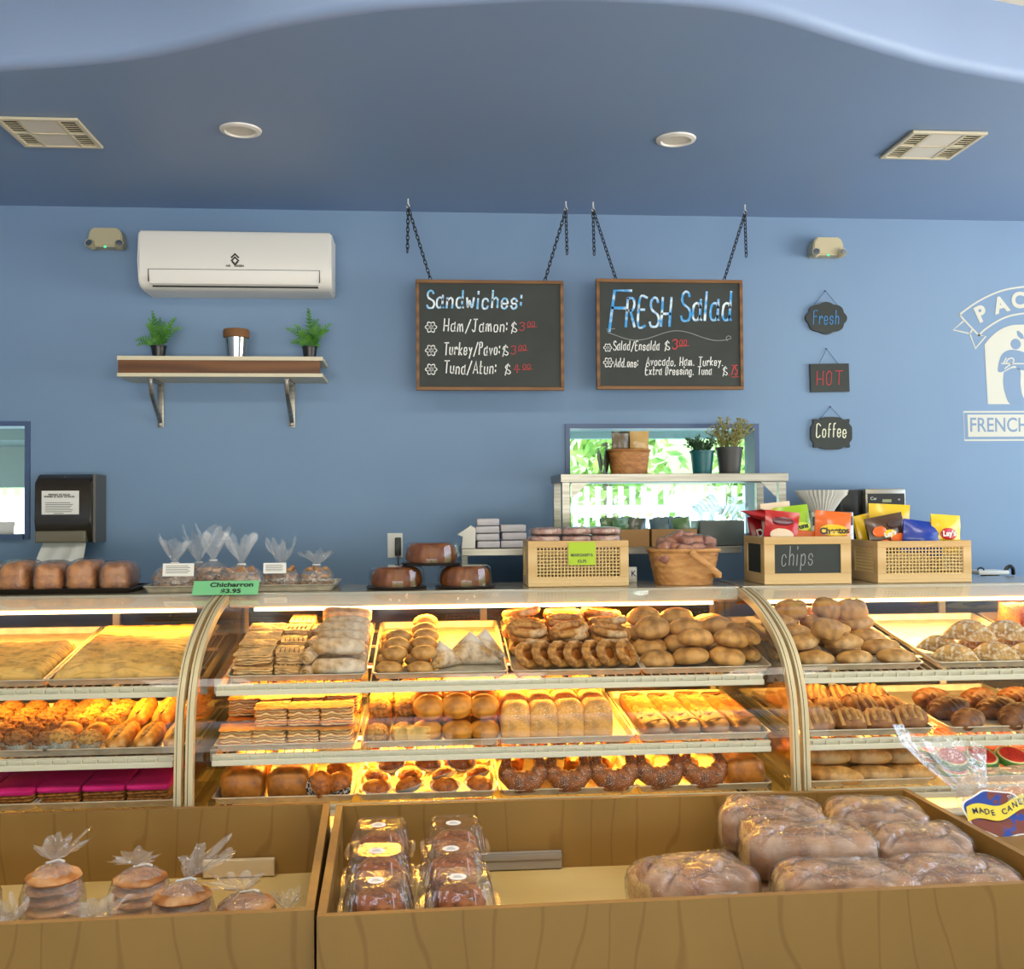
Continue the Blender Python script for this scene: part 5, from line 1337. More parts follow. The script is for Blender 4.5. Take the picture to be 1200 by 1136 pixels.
def roll(L_, r, seed, ridge=0.0, flat=.85, bend=0.0):
    b = B(); pts = []; rs = []
    for i in range(15):
        s = i/14; x = (s-.5)*L_; pts.append(Vector((x, bend*math.cos((s-.5)*3.1)-bend, r*flat))); rs.append(r*(.80+.20*math.sin(math.pi*s)**.5)*(1+.06*nz(Vector((s*5, seed, 0)), 1))*(1+ridge*math.sin(s*40)) if 0 < i < 14 else r*.55)
    tube(b, pts, rs, 18, flat=flat, up=(0, 0, 1))
    for v in b.verts: v.co += Vector((0, 1, 1))*.004*nz(v.co, 22, seed)
    return lift(b)
K['strudel'] = proto('dusted_roll', roll(.175, .034, 1), M['dusty'])
def spiral_roll(L_, r):
    b = roll(L_, r, 5)
    for sx in (-1, 1):
        tube(b, [Vector((sx*(L_*.5+.001), r*.75*(1-q/16)*math.cos(q*.8), r*.85+r*.7*(1-q/16)*math.sin(q*.8))) for q in range(15)], .0028, 5)
    return b
K['smallroll'] = proto('spiral_roll', spiral_roll(.085, .024), M['dusty'])
K['bun'] = proto('oval_bun', lift((lambda b: blob(b, .046, .036, .027, 1, 1, 26, 14, lambda v: 1+.04*nz(v, 2, 3), -.6))(B())), M['bun'])
b = B(); pts = [(-.11, 0), (.11, 0), (.0, .155)]
def turnover():
    b = B(); rings = []
    A_, C_, D_ = Vector((-.115, -.02)), Vector((.115, -.02)), Vector((0, .12))
    base = []
    for p0, p1 in ((A_, C_), (C_, D_), (D_, A_)):
        for q in range(8): base.append(p0.lerp(p1, q/8))
    ctr = (A_+C_+D_)/3
    for k, z in ((.96, 0), (1.0, .012), (.98, .02), (.86, .03), (.55, .042), (.2, .047)):
        rings.append([b.verts.new((ctr.x+(p.x-ctr.x)*k, ctr.y+(p.y-ctr.y)*k, z+.003*nz(Vector((p.x, p.y, z)), 40))) for p in base])
    ring_bridge(b, rings); cap(b, rings[0][::-1]); cap(b, rings[-1]); bmesh.ops.recalc_face_normals(b, faces=b.faces); return lift(b)
K['turnover'] = proto('turnover', turnover(), M['dusty'], angle=35)
def ringcookie():
    b = B(); pts = [Vector((.060*math.cos(t_), .036*math.sin(t_), .012)) for t_ in [2*math.pi*i/32 for i in range(32)]]
    tube(b, pts, [.0155*(1+.10*math.sin(i*2.6)) for i in range(32)], 10, loop=True); return lift(b)
K['ring'] = proto('oval_danish', ringcookie(), M['ring'])
b = B(); blob(b, .054, .030, .010, 1, 1, 22, 8, None, 0.0, (0, 0, .006)); obj('filling', b, M['filling'], K['ring'])
K['bread'] = proto('round_bread', lift((lambda b: blob(b, .066, .056, .036, 1, 1, 28, 16, lambda v: 1+.05*nz(v, 1.6, 7)-.10*max(0, 1-abs(v.y+.2*v.x)*9)*(v.z > .2), -.55))(B())), M['bun'])
K['baton'] = proto('long_bun', roll(.24, .032, 9), M['bun'])
K['bigdome'] = proto('large_round_bread', lift((lambda b: blob(b, .085, .08, .060, 1, 1, 30, 18, lambda v: 1+.03*nz(v, 2, 3), -.4))(B())), M['bun'])
K['napoleon'] = proto('napoleon_slice', slab(.055, .048, .056, 11, 7, .22, .10, .06), M['napo'])
def splitdome():
    b = B(); blob(b, .054, .052, .038, 1, 1, 30, 20, lambda v: 1-.10*math.exp(-((v.z+.10)/.09)**2)+.012*nz(v, 2), -.85); return lift(b)
K['dome'] = proto('domed_cookie_bun', splitdome(), M['domebun'])
K['crumbroll'] = proto('crumb_roll', lift((lambda b: blob(b, .042, .062, .036, 1, 1, 30, 18, lambda v: 1+.05*nz(v, 3, 2)+.06*nz(v, 9, 4), -.6))(B())), M['crumb'])
b = slab(.040, .012, .055, 4, 4, .25, .03)
K['cakeslice'] = proto('cake_slice', b, M['creamcake'])
K['sugarloaf'] = proto('sugared_bread', lift((lambda b: blob(b, .053, .054, .075, .62, .45, 28, 20, lambda v: 1+.02*nz(v, 2, 3)-.05*math.exp(-((v.z-.15)/.06)**2), -.72))(B())), M['sugar'])
def scoredbar():
    b = B(); blob(b, .052, .24, .028, .55, .35, 40, 20, lambda v: 1+.02*nz(v, 3), -.7)
    for v in b.verts:
        if v.co.z > .006: v.co.z -= .010*max(0, math.sin((v.co.x*1.2+v.co.y)*90))**3
    return lift(b)
K['bar'] = proto('scored_flat_loaf', scoredbar(), M['bar'])
for i in range(6):
    y = -.19+.07*i; b = B(); tube(b, [(-.040, y-.022, .040), (-.02, y-.010, .0455), (.02, y+.012, .0455), (.040, y+.024, .040)], .0042, 6, flat=.5); obj('score_cut', b, M['darkcrumb'], K['bar'])
K['loaf'] = proto('brown_loaf', lift((lambda b: blob(b, .070, .095, .055, .6, .45, 30, 18, lambda v: 1+.03*nz(v, 2, 3)+.03*(v.z > .3)*math.sin(v.y*7), -.7))(B())), M['loaf'])
def cupmesh(r0, r1, h, n=24):
    b = B(); lathe(b, [(.001, 0), (r0, 0), (r1, h), (r1+.002, h+.001), (r1-.001, h-.001), (r0*.9, .004)], n*4, wob=lambda a_, z: 1+(.030 if z > .001 else .01)*math.sin(n*a_), close=False); return b
def muffin(name, topm, cupm, r=.038, dome=.026, seed=1, rough=.10):
    b = B(); blob(b, r, r, dome, 1, 1, 40, 24, lambda v: 1+rough*nz(v, 2.5, seed)+rough*.8*nz(v, 6, seed)+rough*.5*nz(v, 13, seed), -.25)
    for v in b.verts: v.co.z += .036
    t = proto(name, b, topm); obj('paper_cup', cupmesh(r*.72, r*.98, .034), cupm, t, True, angle=60); return t
K['muffin'] = muffin('muffin', M['muffin'], M['gingham'])
def tart():
    b = B(); blob(b, .042, .042, .024, 1, 1, 28, 14, lambda v: 1+.10*nz(v, 2.2, 3)+.05*nz(v, 6, 3), -.2)
    for v in b.verts: v.co.z += .018
    t = proto('tart', b, M['muffin']); obj('foil_cup', (lambda b: lathe(b, [(.001, 0), (.030, 0), (.047, .017), (.052, .019), (.052, .0205), (.045, .0185), (.028, .004)], 96, wob=lambda a_, z: 1+.012*math.sin(24*a_)))(B()), M['cup'], t, True); return t
K['tart'] = tart()
def horn():
    b = B(); pts = []; rs = []
    for i in range(29):
        s = i/28; a_ = R(-38+256*s); r_ = .056
        pts.append(Vector((r_*1.05*math.cos(a_-R(0)+R(180)+R(90)-R(90)), r_*math.sin(a_+R(180)), .0)))
        rs.append(max(.008, .038*math.sin(math.pi*(.06+.88*s))**.8)*(1+.08*math.sin(s*34)))
    # opening faces +y
    tube(b, pts, rs, 16, flat=.9, up=(0, 0, 1))
    return lift(b)
K['horn'] = proto('horn_croissant', horn(), M['horn'])
K['longroll'] = proto('long_roll', roll(.20, .036, 13, .05), M['loaf'])
K['darkmuffin'] = muffin('dark_crumb_muffin', M['darkcrumb'], M['cup'], .040, .030, 3, .14)
K['crumbmuffin'] = muffin('crumb_muffin', M['crumb'], M['cup'], .040, .030, 5, .14)
K['plainmuffin'] = muffin('smooth_muffin', M['domebun'], M['cup'], .040, .030, 7, .03)
def eclair():
    b = B(); blob(b, .036, .115, .034, .9, .75, 26, 26, lambda v: 1+.05*nz(v, 2, 3)+.07*max(0, nz(Vector((v.x*3, v.y*4, v.z)), 2, 8)), -.6); return lift(b)
K['eclair'] = proto('filled_roll', eclair(), M['eclair'])
b = B(); blob(b, .012, .10, .010, 1, 1, 14, 18, lambda v: 1+.3*nz(v, 5, 2), ctr=(0, .005, .050)); obj('nut_topping', b, M['crumb'], K['eclair'])
def pinkslab():
    b = slab(.066, .15, .040, 21, 4, .12, .015, 0); t = proto('pink_iced_cake', b, M['sponge'])
    c_ = B(); blob(c_, .068, .152, .011, .35, .14, 40, 10, lambda v: 1+.012*nz(v, 3), -.9, (0, 0, .048)); obj('icing', c_, M['pinkice'], t); return t
K['pink'] = pinkslab()
def creamslab():
    b = B(); W_, D_ = .205, .275
    def zf(u, v):
        x, y = u*W_*2, v*D_*2
        e_ = min(u, 1-u, v, 1-v); lip = min(1, e_*14)
        return .036*lip**.5+.011*lip*(math.sin(y*210+2.4*math.sin(x*17+1)+1.7*math.sin(x*46+y*12)+2.5*nz(Vector((x*9, y*9, 1))))) * (.6+.4*math.sin(x*9+y*6))+.003*nz(Vector((x*20, y*20, 0)))
    vs = grid(b, -W_, W_, -D_, D_, 64, 150, zf)
    for row in vs:
        for v in row: v.co.z = max(v.co.z, .0)
    bd = [vs[0][i] for i in range(65)]+[vs[j][64] for j in range(1, 151)]+[vs[150][i] for i in range(63, -1, -1)]+[vs[j][0] for j in range(149, 0, -1)]
    lo = [b.verts.new((v.co.x, v.co.y, -.001)) for v in bd]
    for i in range(len(bd)): j = (i+1) % len(bd); b.faces.new((bd[j], bd[i], lo[i], lo[j]))
    cap(b, lo[::-1]); return lift(b)
K['creamslab'] = proto('cream_topped_cake', creamslab(), M['creamcake'], angle=70)
def spindle(a, c, h, seed, score=True):
    b = B(); blob(b, a, c, h, 1, 1.25, 32, 18, lambda v: 1+.03*nz(v, 2, seed)-(.12*math.exp(-((v.y-.15)/.09)**2)*(v.z > .25)*(abs(v.x) < .8) if score else 0), -.6); return lift(b)
K['oval'] = proto('oval_roll', spindle(.070, .042, .032, 3), M['pale'])
K['fold'] = proto('folded_bread', lift((lambda b: blob(b, .06, .045, .042, .8, .8, 28, 18, lambda v: 1+.08*nz(v, 2, 9)-.15*math.exp(-((v.x-.25)/.1)**2)*(v.z > 0), -.6))(B())), M['bun'])
def empanada():
    b = B(); n = 26; rings = []
    out = [Vector((.085*math.cos(math.pi*i/n), .068*math.sin(math.pi*i/n)-.02)) for i in range(n+1)]+[Vector((.085-.17*i/10, -.02-.008*math.sin(math.pi*i/10))) for i in range(1, 10)][::-1][::-1]
    out = out[:n+1]+[Vector((-.085+.17*i/10, -.02-.010*math.sin(math.pi*i/10))) for i in range(1, 10)]
    ctr = Vector((0, .012))
    for k, z in ((1.0, 0), (1.0, .007), (.90, .012), (.82, .026), (.6, .042), (.3, .050)):
        ring = []
        for i, p in enumerate(out):
            w_ = 1+(.03*math.sin(i*2.2) if k > .85 and i <= n else 0)
            q_ = ctr+(p-ctr)*k*w_; ring.append(b.verts.new((q_.x, q_.y, z)))
        rings.append(ring)
    ring_bridge(b, rings); cap(b, rings[0][::-1]); cap(b, rings[-1]); bmesh.ops.recalc_face_normals(b, faces=b.faces); return b
K['empanada'] = proto('empanada', empanada(), M['empan'], angle=60)
def concha(lines):
    b = B(); blob(b, .066, .062, .046, 1, 1, 28, 16, lambda v: 1+.02*nz(v, 2), -.5); t = proto('scored_sweet_bread', lift(b), M['scored'])
    for i in range(lines):
        b = B(); off = (-.5+(i+.5)/lines)*1.5
        pts = [Vector((.062*off+.008*math.sin(s*3), .062*s, 0)) for s in [q/8*1.7-.85 for q in range(9)]]
        for p in pts:
            k = 1-(p.x/.068)**2-(p.y/.064)**2; p.z = .0205+.0475*math.sqrt(max(.02, k))
        tube(b, pts, .0088, 8, flat=.42); obj('sugar_stripe', b, M['scoretop'], t)
    return t
K['concha'] = concha(4)
def swirl():
    b = B(); blob(b, .085, .050, .040, 1, 1, 48, 20, lambda v: 1+.07*math.sin(v.x*24+v.y*4)*(v.z > -.3), -.6); return lift(b)
K['swirl'] = proto('ridged_shell_bread', swirl(), M['bar'])
K['pointed'] = proto('pointed_roll', spindle(.095, .045, .034, 6), M['pale'])
def melon():
    b = B(); lathe(b, [(.001, 0), (.056, 0), (.058, .004), (.058, .018), (.054, .022), (.001, .022)], 36, close=False); t = proto('watermelon_cookie', b, M['wmgreen'])
    b = B(); lathe(b, [(.001, .0222), (.0525, .0222), (.0515, .0232), (.001, .0232)], 36, close=False); obj('pale_ring', b, M['wmpale'], t)
    b = B(); lathe(b, [(.001, .0234), (.045, .0234), (.044, .025), (.001, .0255)], 36, close=False); obj('red_icing', b, M['wmred'], t)
    b = B()
    for k in range(11): a_ = k*2.4; r_ = .010+.0028*k; blob(b, .0022, .0014, .0012, nu=6, nv=4, ctr=(r_*math.cos(a_), r_*math.sin(a_), .0256))
    obj('seeds', b, M['seed'], t); return t
K['melon'] = melon()
K['orangecake'] = proto('orange_cake_block', slab(.055, .09, .095, 31, 5, .18, .03), M['orangecake'])

# ------------------------------------------------------------------ trays and filling
PAN = obj('sheet_pan', shallow_tray(.450, .60, .022), M['alu']); PROTO.append(PAN)
class Tray: pass
TILT = [R(s[2]) for s in SHELVES]
def tray(shelf, x, label, w=.450):
    """x: front-centre of the tray in the world; returns the frame (u right, v back, n up)"""
    yf, z, tl, dep = SHELVES[shelf]; T = Tray()
    a = R(tl)
    T.m = Matrix.Translation((x, yf+.004, z+.004)) @ Matrix.Rotation(a, 4, 'X')
    m = T.m @ Matrix.Translation((0, .302, 0)) @ Matrix.Diagonal((w/.450, 1, 1, 1))
    o = PAN.copy(); C.objects.link(o); o.matrix_world = m; tag(o, label, 'tray', 'sheet pans in the cases')
    T.w = w; T.z = .003
    return T
def fx(px, shelf): return P(px, 790, SHELVES[shelf][0]).x
def place(T, p, u, v, n, rot, label, cat, group, scale=1.0):
    rm = Euler(rot).to_matrix().to_4x4(); lo = 9.0
    for q_ in [p]+list(p.children): lo = min(lo, min((rm @ vv.co).z for vv in q_.data.vertices))
    m = T.m @ Matrix.Translation((u, v, n+T.z-lo*(scale[2] if isinstance(scale, tuple) else scale))) @ rm
    loc, q_, s = m.decompose()
    return setcat(dup(p, loc, q_.to_euler(), label, group, scale), cat)
def setcat(o, c): o['category'] = c; return o
LAY = {1: [''], 2: ['lower layer ', 'upper layer '], 3: ['lowest layer ', 'middle layer ', 'top layer ']}
def fill(T, key, phrase, cat, where, xs, ys, layers=1, dz=.03, rot=(0, 0, 0), jr=.12, jp=.004, js=.05, skip=(), lay_shift=(0, 0), toprot=None, z0=0.0):
    nx, ny = len(xs), len(ys)
    for l in range(layers):
        for j in range(ny):
            for i in range(nx):
                if (i, j, l) in skip: continue
                parts_ = [phrase]
                if nx > 1: parts_.append(nth(i, nx))
                if ny > 1: parts_.append('in '+rown(j, ny) if nx > 1 else rown(j, ny))
                lb = ' '.join(parts_)
                if layers > 1: lb += ' '+LAY[layers][l].split()[0]
                lb += ', '+where
                rt = toprot if (toprot and l > 0) else rot
                place(T, K[key], xs[i]+lay_shift[0]*l+jit(jp), ys[j]+lay_shift[1]*l+jit(jp), z0+l*dz+jit(jp*.3), (rt[0]+jit(jr*.4), rt[1]+jit(jr*.4), rt[2]+jit(jr)), lb, cat,
                      '%s %s' % (K[key].name.split('.')[0].replace('_', ' ')+'s', where), (1+jit(js),)*3)
def lin(a, b, n): return [a+(b-a)*i/max(1, n-1) for i in range(n)]

# centre case, top shelf -------------------------------------------------
w = 'upper shelf, left pan, centre case'
T = tray(0, fx(347, 0), 'sheet pan of flaky slices and dusted rolls, upper shelf of centre case')
fill(T, 'flaky', 'flaky slice', 'pastry', w, [-.148], lin(.07, .47, 5), 2, .042, skip=[(0, 4, 1)])
fill(T, 'claw', 'slit-topped pastry', 'pastry', w, [-.040], lin(.08, .46, 4), 2, .038, lay_shift=(.004, .03))
fill(T, 'smallroll', 'small spiral roll', 'pastry', w, [.036], lin(.06, .46, 4), 2, .042, rot=(0, 0, R(80)), skip=[(0, 3, 1)], lay_shift=(.0, .02))
fill(T, 'strudel', 'long dusted roll', 'pastry', w, [.134], lin(.05, .50, 6), 2, .060, lay_shift=(.0, .045), skip=[(0, 5, 1)], js=.04)
w = 'upper shelf, second pan, centre case'
T = tray(0, fx(516, 0), 'half-empty sheet pan with oval buns and turnovers, upper shelf of centre case')
fill(T, 'bun', 'oval tan bun', 'bun', w, [-.168, -.072], lin(.06, .42, 5), 2, .044, skip=[(0, 4, 1), (0, 3, 1)], lay_shift=(.02, .03))
for k, (u, v, rx, rz, s, nm) in enumerate(((.105, .15, 38, -3, .95, 'front'), (.150, .20, 46, -14, .85, 'middle'), (.02, .12, 52, 30, .7, 'left'))):
    place(T, K['turnover'], u, v, 0, (R(rx), 0, R(rz)), 'triangular dusted turnover leaning, %s one, %s' % (nm, w), 'pastry', 'turnovers', (s,)*3)
w = 'upper shelf, third pan, centre case'
T = tray(0, fx(679, 0), 'sheet pan of oval danish, upper shelf of centre case')
fill(T, 'ring', 'oval danish leaning', 'pastry', w, lin(-.175, .165, 7), [.10], 1, rot=(R(52), R(4), R(62)), jr=.1, js=.04)
fill(T, 'ring', 'flat oval danish', 'pastry', w, lin(-.15, .15, 3), [.26, .36, .46], 3, .030, js=.05, jr=.5, jp=.01)
w = 'upper shelf, right pan, centre case'
T = tray(0, fx(829, 0), 'sheet pan of round and long breads, upper shelf of centre case')
fill(T, 'bread', 'round tan bread', 'bread', w, [-.155, -.035, .085], lin(.08, .36, 3), 2, .057, js=.04, jr=.5, skip=[(2, 2, 1), (0, 0, 1)], lay_shift=(.02, .03))
fill(T, 'baton', 'long tan bun', 'bread', w, [.150], [.19], 2, .056, rot=(0, 0, R(-66)), jr=.08)
fill(T, 'bigdome', 'large round bread', 'bread', w, [.12], [.40], 1)

# centre case, middle shelf ----------------------------------------------
w = 'middle shelf, left pan, centre case'
T = tray(1, fx(334, 1), 'sheet pan of layered napoleon slices, middle shelf of centre case')
fill(T, 'napoleon', 'napoleon slice', 'pastry', w, lin(-.165, .158, 4)[0:1]+[-.055, .05, .158], lin(.07, .47, 4), 2, .064, js=.03, jr=.08, skip=[(0, 0, 1)], lay_shift=(0, .035))
w = 'middle shelf, second pan, centre case'
T = tray(1, fx(505, 1), 'sheet pan of domed cookie buns and crumb rolls, middle shelf of centre case')
fill(T, 'crumbroll', 'crumb-topped roll', 'pastry', w, [-.175, -.09], lin(.09, .47, 4), 2, .055, skip=[(0, 0, 1), (1, 0, 1)])
fill(T, 'cakeslice', 'pale cake slice', 'cake', w, [-.085, -.045], [.028], 1, rot=(0, 0, R(12)), jr=.05)
fill(T, 'dome', 'golden domed bun', 'bun', w, [-.01, .09, .178], lin(.065, .47, 5), 2, .070, toprot=(R(20), 0, 0), lay_shift=(.0, .03), js=.04, jr=.2)
w = 'middle shelf, third pan, centre case'
T = tray(1, fx(665, 1), 'sheet pan of sugared breads, middle shelf of centre case')
fill(T, 'sugarloaf', 'tall sugared bread', 'bread', w, lin(-.165, .105, 4)[:4], lin(.07, .45, 4), 1, js=.05, jr=.08, jp=.002)
for o_ in []: pass
w = 'middle shelf, right pan, centre case'
T = tray(1, fx(826, 1), 'sheet pan of scored flat loaves, middle shelf of centre case')
fill(T, 'bar', 'scored brown flat loaf', 'bread', w, lin(-.155, .16, 4), [.28], 1, jr=.03, js=.02)

# centre case, bottom shelf ----------------------------------------------
w = 'lower shelf, left pan, centre case'
T = tray(2, fx(332, 2), 'sheet pan of brown loaves and tipped muffins, lower shelf of centre case')
fill(T, 'loaf', 'brown egg loaf', 'bread', w, [-.145, .005], [.12, .33], 1, js=.04, jr=.06)
place(T, K['muffin'], .085, .055, .0, (R(20), R(64), R(-10)), 'muffin tipped on its side in checked cup, lower centre shelf', 'muffin', 'muffins in checked cups', 1.15)
place(T, K['muffin'], .178, .06, .0, (R(14), R(-12), 0), 'muffin nearest the front right corner, checked cup, lower centre shelf', 'muffin', 'muffins in checked cups', 1.1)
place(T, K['muffin'], .15, .165, .0, (R(30), R(10), .4), 'muffin behind two others, checked cup, lower centre shelf', 'muffin', 'muffins in checked cups', 1.15)
w = 'lower shelf, second pan, centre case'
T = tray(2, fx(500, 2), 'sheet pan of foil-cup tarts, lower shelf of centre case')
fill(T, 'tart', 'brown foil-cup tart', 'tart', w, lin(-.17, .17, 4), lin(.06, .43, 4), 1, jr=.6, jp=.006)
fill(T, 'tart', 'stacked foil-cup tart', 'tart', w, [-.12, .0, .11], [.16, .30], 1, jr=.3, z0=.045, rot=(R(16), 0, 0))
w = 'lower shelf, third pan, centre case'
T = tray(2, fx(666, 2), 'sheet pan of sugared horn breads, lower shelf of centre case')
fill(T, 'horn', 'sugared horn bread', 'pastry', w, lin(-.145, .155, 3), [.09], 1, rot=(R(52), 0, 0), jr=.15, js=.04)
fill(T, 'longroll', 'long glazed roll', 'bread', w, lin(-.16, .16, 4), [.26, .46], 1, rot=(0, 0, R(80)), jr=.1, z0=.0)
fill(T, 'longroll', 'stacked long glazed roll', 'bread', w, lin(-.11, .12, 3), [.32], 1, rot=(0, 0, R(84)), jr=.06, js=0, z0=.058)
w = 'lower shelf, right pan, centre case'
T = tray(2, fx(826, 2), 'sheet pan of dark horn breads and a loaf, lower shelf of centre case')
fill(T, 'horn', 'dark horn bread', 'pastry', w, [-.15, .005], [.09], 1, rot=(R(50), 0, 0), jr=.15, js=.04)
fill(T, 'loaf', 'dark brown loaf', 'bread', w, [.145], [.11], 1)
fill(T, 'longroll', 'long glazed roll', 'bread', w, lin(-.15, .15, 3), [.27, .45], 1, rot=(0, 0, R(80)), jr=.1)
# deck
for k, px in enumerate((445, 490, 545)):
    x = P(px, 930, 3.5).x
    setcat(dup(K['baton'], (x, 3.46+.03*k, .4762), (0, 0, jit(.1)), 'long orange-lit roll on the lowest deck behind the tub bin, %s' % nth(k, 3), 'long rolls on the deck', (1, 1.6, 1.7)), 'bread')
for k, px in enumerate((615, 645, 675, 705, 790, 818, 846)):
    x = P(px, 930, 3.5).x
    setcat(dup(K['bread'], (x, 3.46+.01*(k % 2), .4762), (0, 0, jit(1)), 'round orange-lit bread on the lowest deck, %s' % nth(k, 7), 'round breads on the deck', (.78, .8, 1.75)), 'bread')

# left case ----------------------------------------------------------------
w = 'upper shelf of left case'
T = tray(0, fx(133, 0), 'sheet pan holding the wavy cream cake beside the cream rib, left case', .450)
fill(T, 'creamslab', 'wide cake with wavy toasted cream beside the rib', 'cake', w, [.0], [.30], 1, jr=0, jp=0, js=0, z0=.004)
T = tray(0, fx(-30, 0), 'sheet pan holding the wavy cream cake at the photo edge, left case')
place(T, K['creamslab'], 0, .21, .004, (0, 0, 0), 'shorter wavy cream cake cut short in its pan, left edge of case', 'cake', 'cream cakes', (.95, .62, .95))
w = 'middle shelf of left case'
T = tray(1, fx(129, 1), 'sheet pan of crumb muffins and filled rolls, middle shelf of left case')
fill(T, 'crumbmuffin', 'crumb muffin', 'muffin', w, [-.175, -.085], [.06, .36, .46], 1)
fill(T, 'plainmuffin', 'smooth golden muffin', 'muffin', w, [-.175, -.085], [.16], 1)
fill(T, 'crumbmuffin', 'third-row crumb muffin', 'muffin', w, [-.175, -.085], [.26], 1)
fill(T, 'eclair', 'golden filled roll', 'pastry', w, [.002, .09, .178], [.13], 1, jr=.04)
fill(T, 'eclair', 'rear filled roll', 'pastry', w, [.002, .09, .178], [.37], 1, jr=.04, rot=(R(6), 0, 0), z0=.012)
T = tray(1, fx(-25, 1), 'sheet pan of dark crumb muffins, middle shelf of left case')
fill(T, 'darkmuffin', 'dark crumb muffin', 'muffin', w, [-.08, .01, .10, .185], lin(.06, .46, 5), 1, js=.06)
w = 'lower shelf of left case'
T = tray(2, fx(123, 2), 'sheet pan of pink iced cakes beside the rib, lower shelf of left case')
fill(T, 'pink', 'pink iced cake piece', 'cake', w, lin(-.16, .16, 3)[:1]+[-.02, .12], [.19], 1, jr=.02, jp=.001, js=.01)
T = tray(2, fx(-45, 2), 'sheet pan of pink iced cake at the photo edge, lower shelf of left case')
place(T, K['pink'], .14, .17, 0, (0, 0, 0), 'pink iced cake piece at the left edge, lower shelf of left case', 'cake', 'pink cakes', 1.0)
place(T, K['pink'], .0, .17, 0, (0, 0, 0), 'pink iced cake piece left of the one at photo edge', 'cake', 'pink cakes', 1.0)

# right case ---------------------------------------------------------------
w = 'upper shelf, first pan, right case'
T = tray(0, fx(1010, 0), 'sheet pan piled with oval rolls, upper shelf of right case')
fill(T, 'oval', 'pale oval roll', 'bread', w, [-.145, .0, .145], lin(.06, .40, 4), 2, .053, lay_shift=(-.03, .035), js=.04, jr=.3, skip=[(2, 0, 1), (2, 1, 1)])
fill(T, 'fold', 'folded brown bread', 'bread', w, [-.13, .0, .10], [.34], 1, jr=.6, z0=.085, js=.0)
place(T, K['fold'], -.09, .10, .078, (0, .2, .4), 'folded tan bread on front oval rolls, upper shelf of right case', 'bread', 'folded breads', 1.0)
w = 'upper shelf, second pan, right case'
T = tray(0, fx(1172, 0), 'half-empty sheet pan of sugared empanadas, upper shelf of right case')
fill(T, 'empanada', 'sugared empanada', 'pastry', w, lin(-.12, .16, 3), [.07, .18], 1, rot=(R(20), 0, R(-25)), jr=.3)
fill(T, 'empanada', 'stacked sugared empanada', 'pastry', w, [-.04, .1], [.14], 1, rot=(R(24), 0, R(-15)), jr=.3, z0=.056)
x = fx(1172, 0)+.47
T = tray(0, x, 'sheet pan of orange cake blocks, upper shelf of right case')
fill(T, 'orangecake', 'orange cake block', 'cake', w.replace('second', 'third'), [-.15, -.03], [.20, .42], 1, jr=.05)
w = 'middle shelf, first pan, right case'
T = tray(1, fx(1020, 1), 'sheet pan of striped sweet breads, middle shelf of right case')
fill(T, 'concha', 'sugar-striped bread', 'bread', w, lin(-.16, .17, 4)[:3]+[.17], [.08, .24, .40], 1, rot=(R(10), 0, 0), jr=.35, js=.06)
w = 'middle shelf, second pan, right case'
T = tray(1, fx(1188, 1), 'sheet pan of ridged shell breads, middle shelf of right case')
fill(T, 'swirl', 'ridged shell bread', 'bread', w, [-.13, .05, .2], [.07, .20, .33], 1, rot=(R(8), 0, R(25)), jr=.3)
w = 'lower shelf, first pan, right case'
T = tray(2, fx(1018, 2), 'sheet pan of pointed rolls, lower shelf of right case')
fill(T, 'pointed', 'pointed pale roll', 'bread', w, [-.10, .04, .165], lin(.06, .46, 5), 2, .055, rot=(0, 0, R(-22)), jr=.12, js=.05, lay_shift=(-.03, .03))
w = 'lower shelf, second pan, right case'
T = tray(2, fx(1180, 2), 'sheet pan of watermelon cookies, lower shelf of right case')
fill(T, 'melon', 'watermelon-slice cookie', 'cookie', w, lin(-.16, .165, 4)[:3]+[.165], lin(.07, .45, 4), 2, .028, rot=(R(9), 0, 0), toprot=(R(20), 0, 0), jr=.12, lay_shift=(.008, .016))
for o in PROTO:
    for ch in list(o.children):
        for g in list(ch.children): bpy.data.objects.remove(g)
        bpy.data.objects.remove(ch)
    bpy.data.objects.remove(o)
# ------------------------------------------------------------------ contents of the plywood bins
FLOORZ = BZ-.205+.0008
M['cocoa'] = crust('brown_round_cookie', (184, 122, 74), (158, 96, 54), 8, .6, .2, 70, ((226, 190, 144), 14, .5, .68, .6))
def cookie_bm(seed):
    b = B(); blob(b, .074, .072, .0165, 1, .95, 32, 12, lambda v: 1+.04*nz(v, 2, seed)+.02*nz(v, 6, seed), -.8); return lift(b)
ck = [obj('cookie_proto', cookie_bm(s), M['cocoa']) for s in range(3)]
BAGS = [(18, 2.51, 4, 'at the photo edge behind the front rim'), (62, 2.84, 5, 'standing second from left in the back row'), (-38, 2.84, 5, 'leftmost of the back row'), (108, 2.52, 4, 'behind the front rim, second from left'),
        (164, 2.88, 4, 'with pale top cookie, third in the back row'), (214, 2.67, 5, 'in the middle with a tall gathered top'), (288, 2.66, 4, 'rightmost in the bin')]
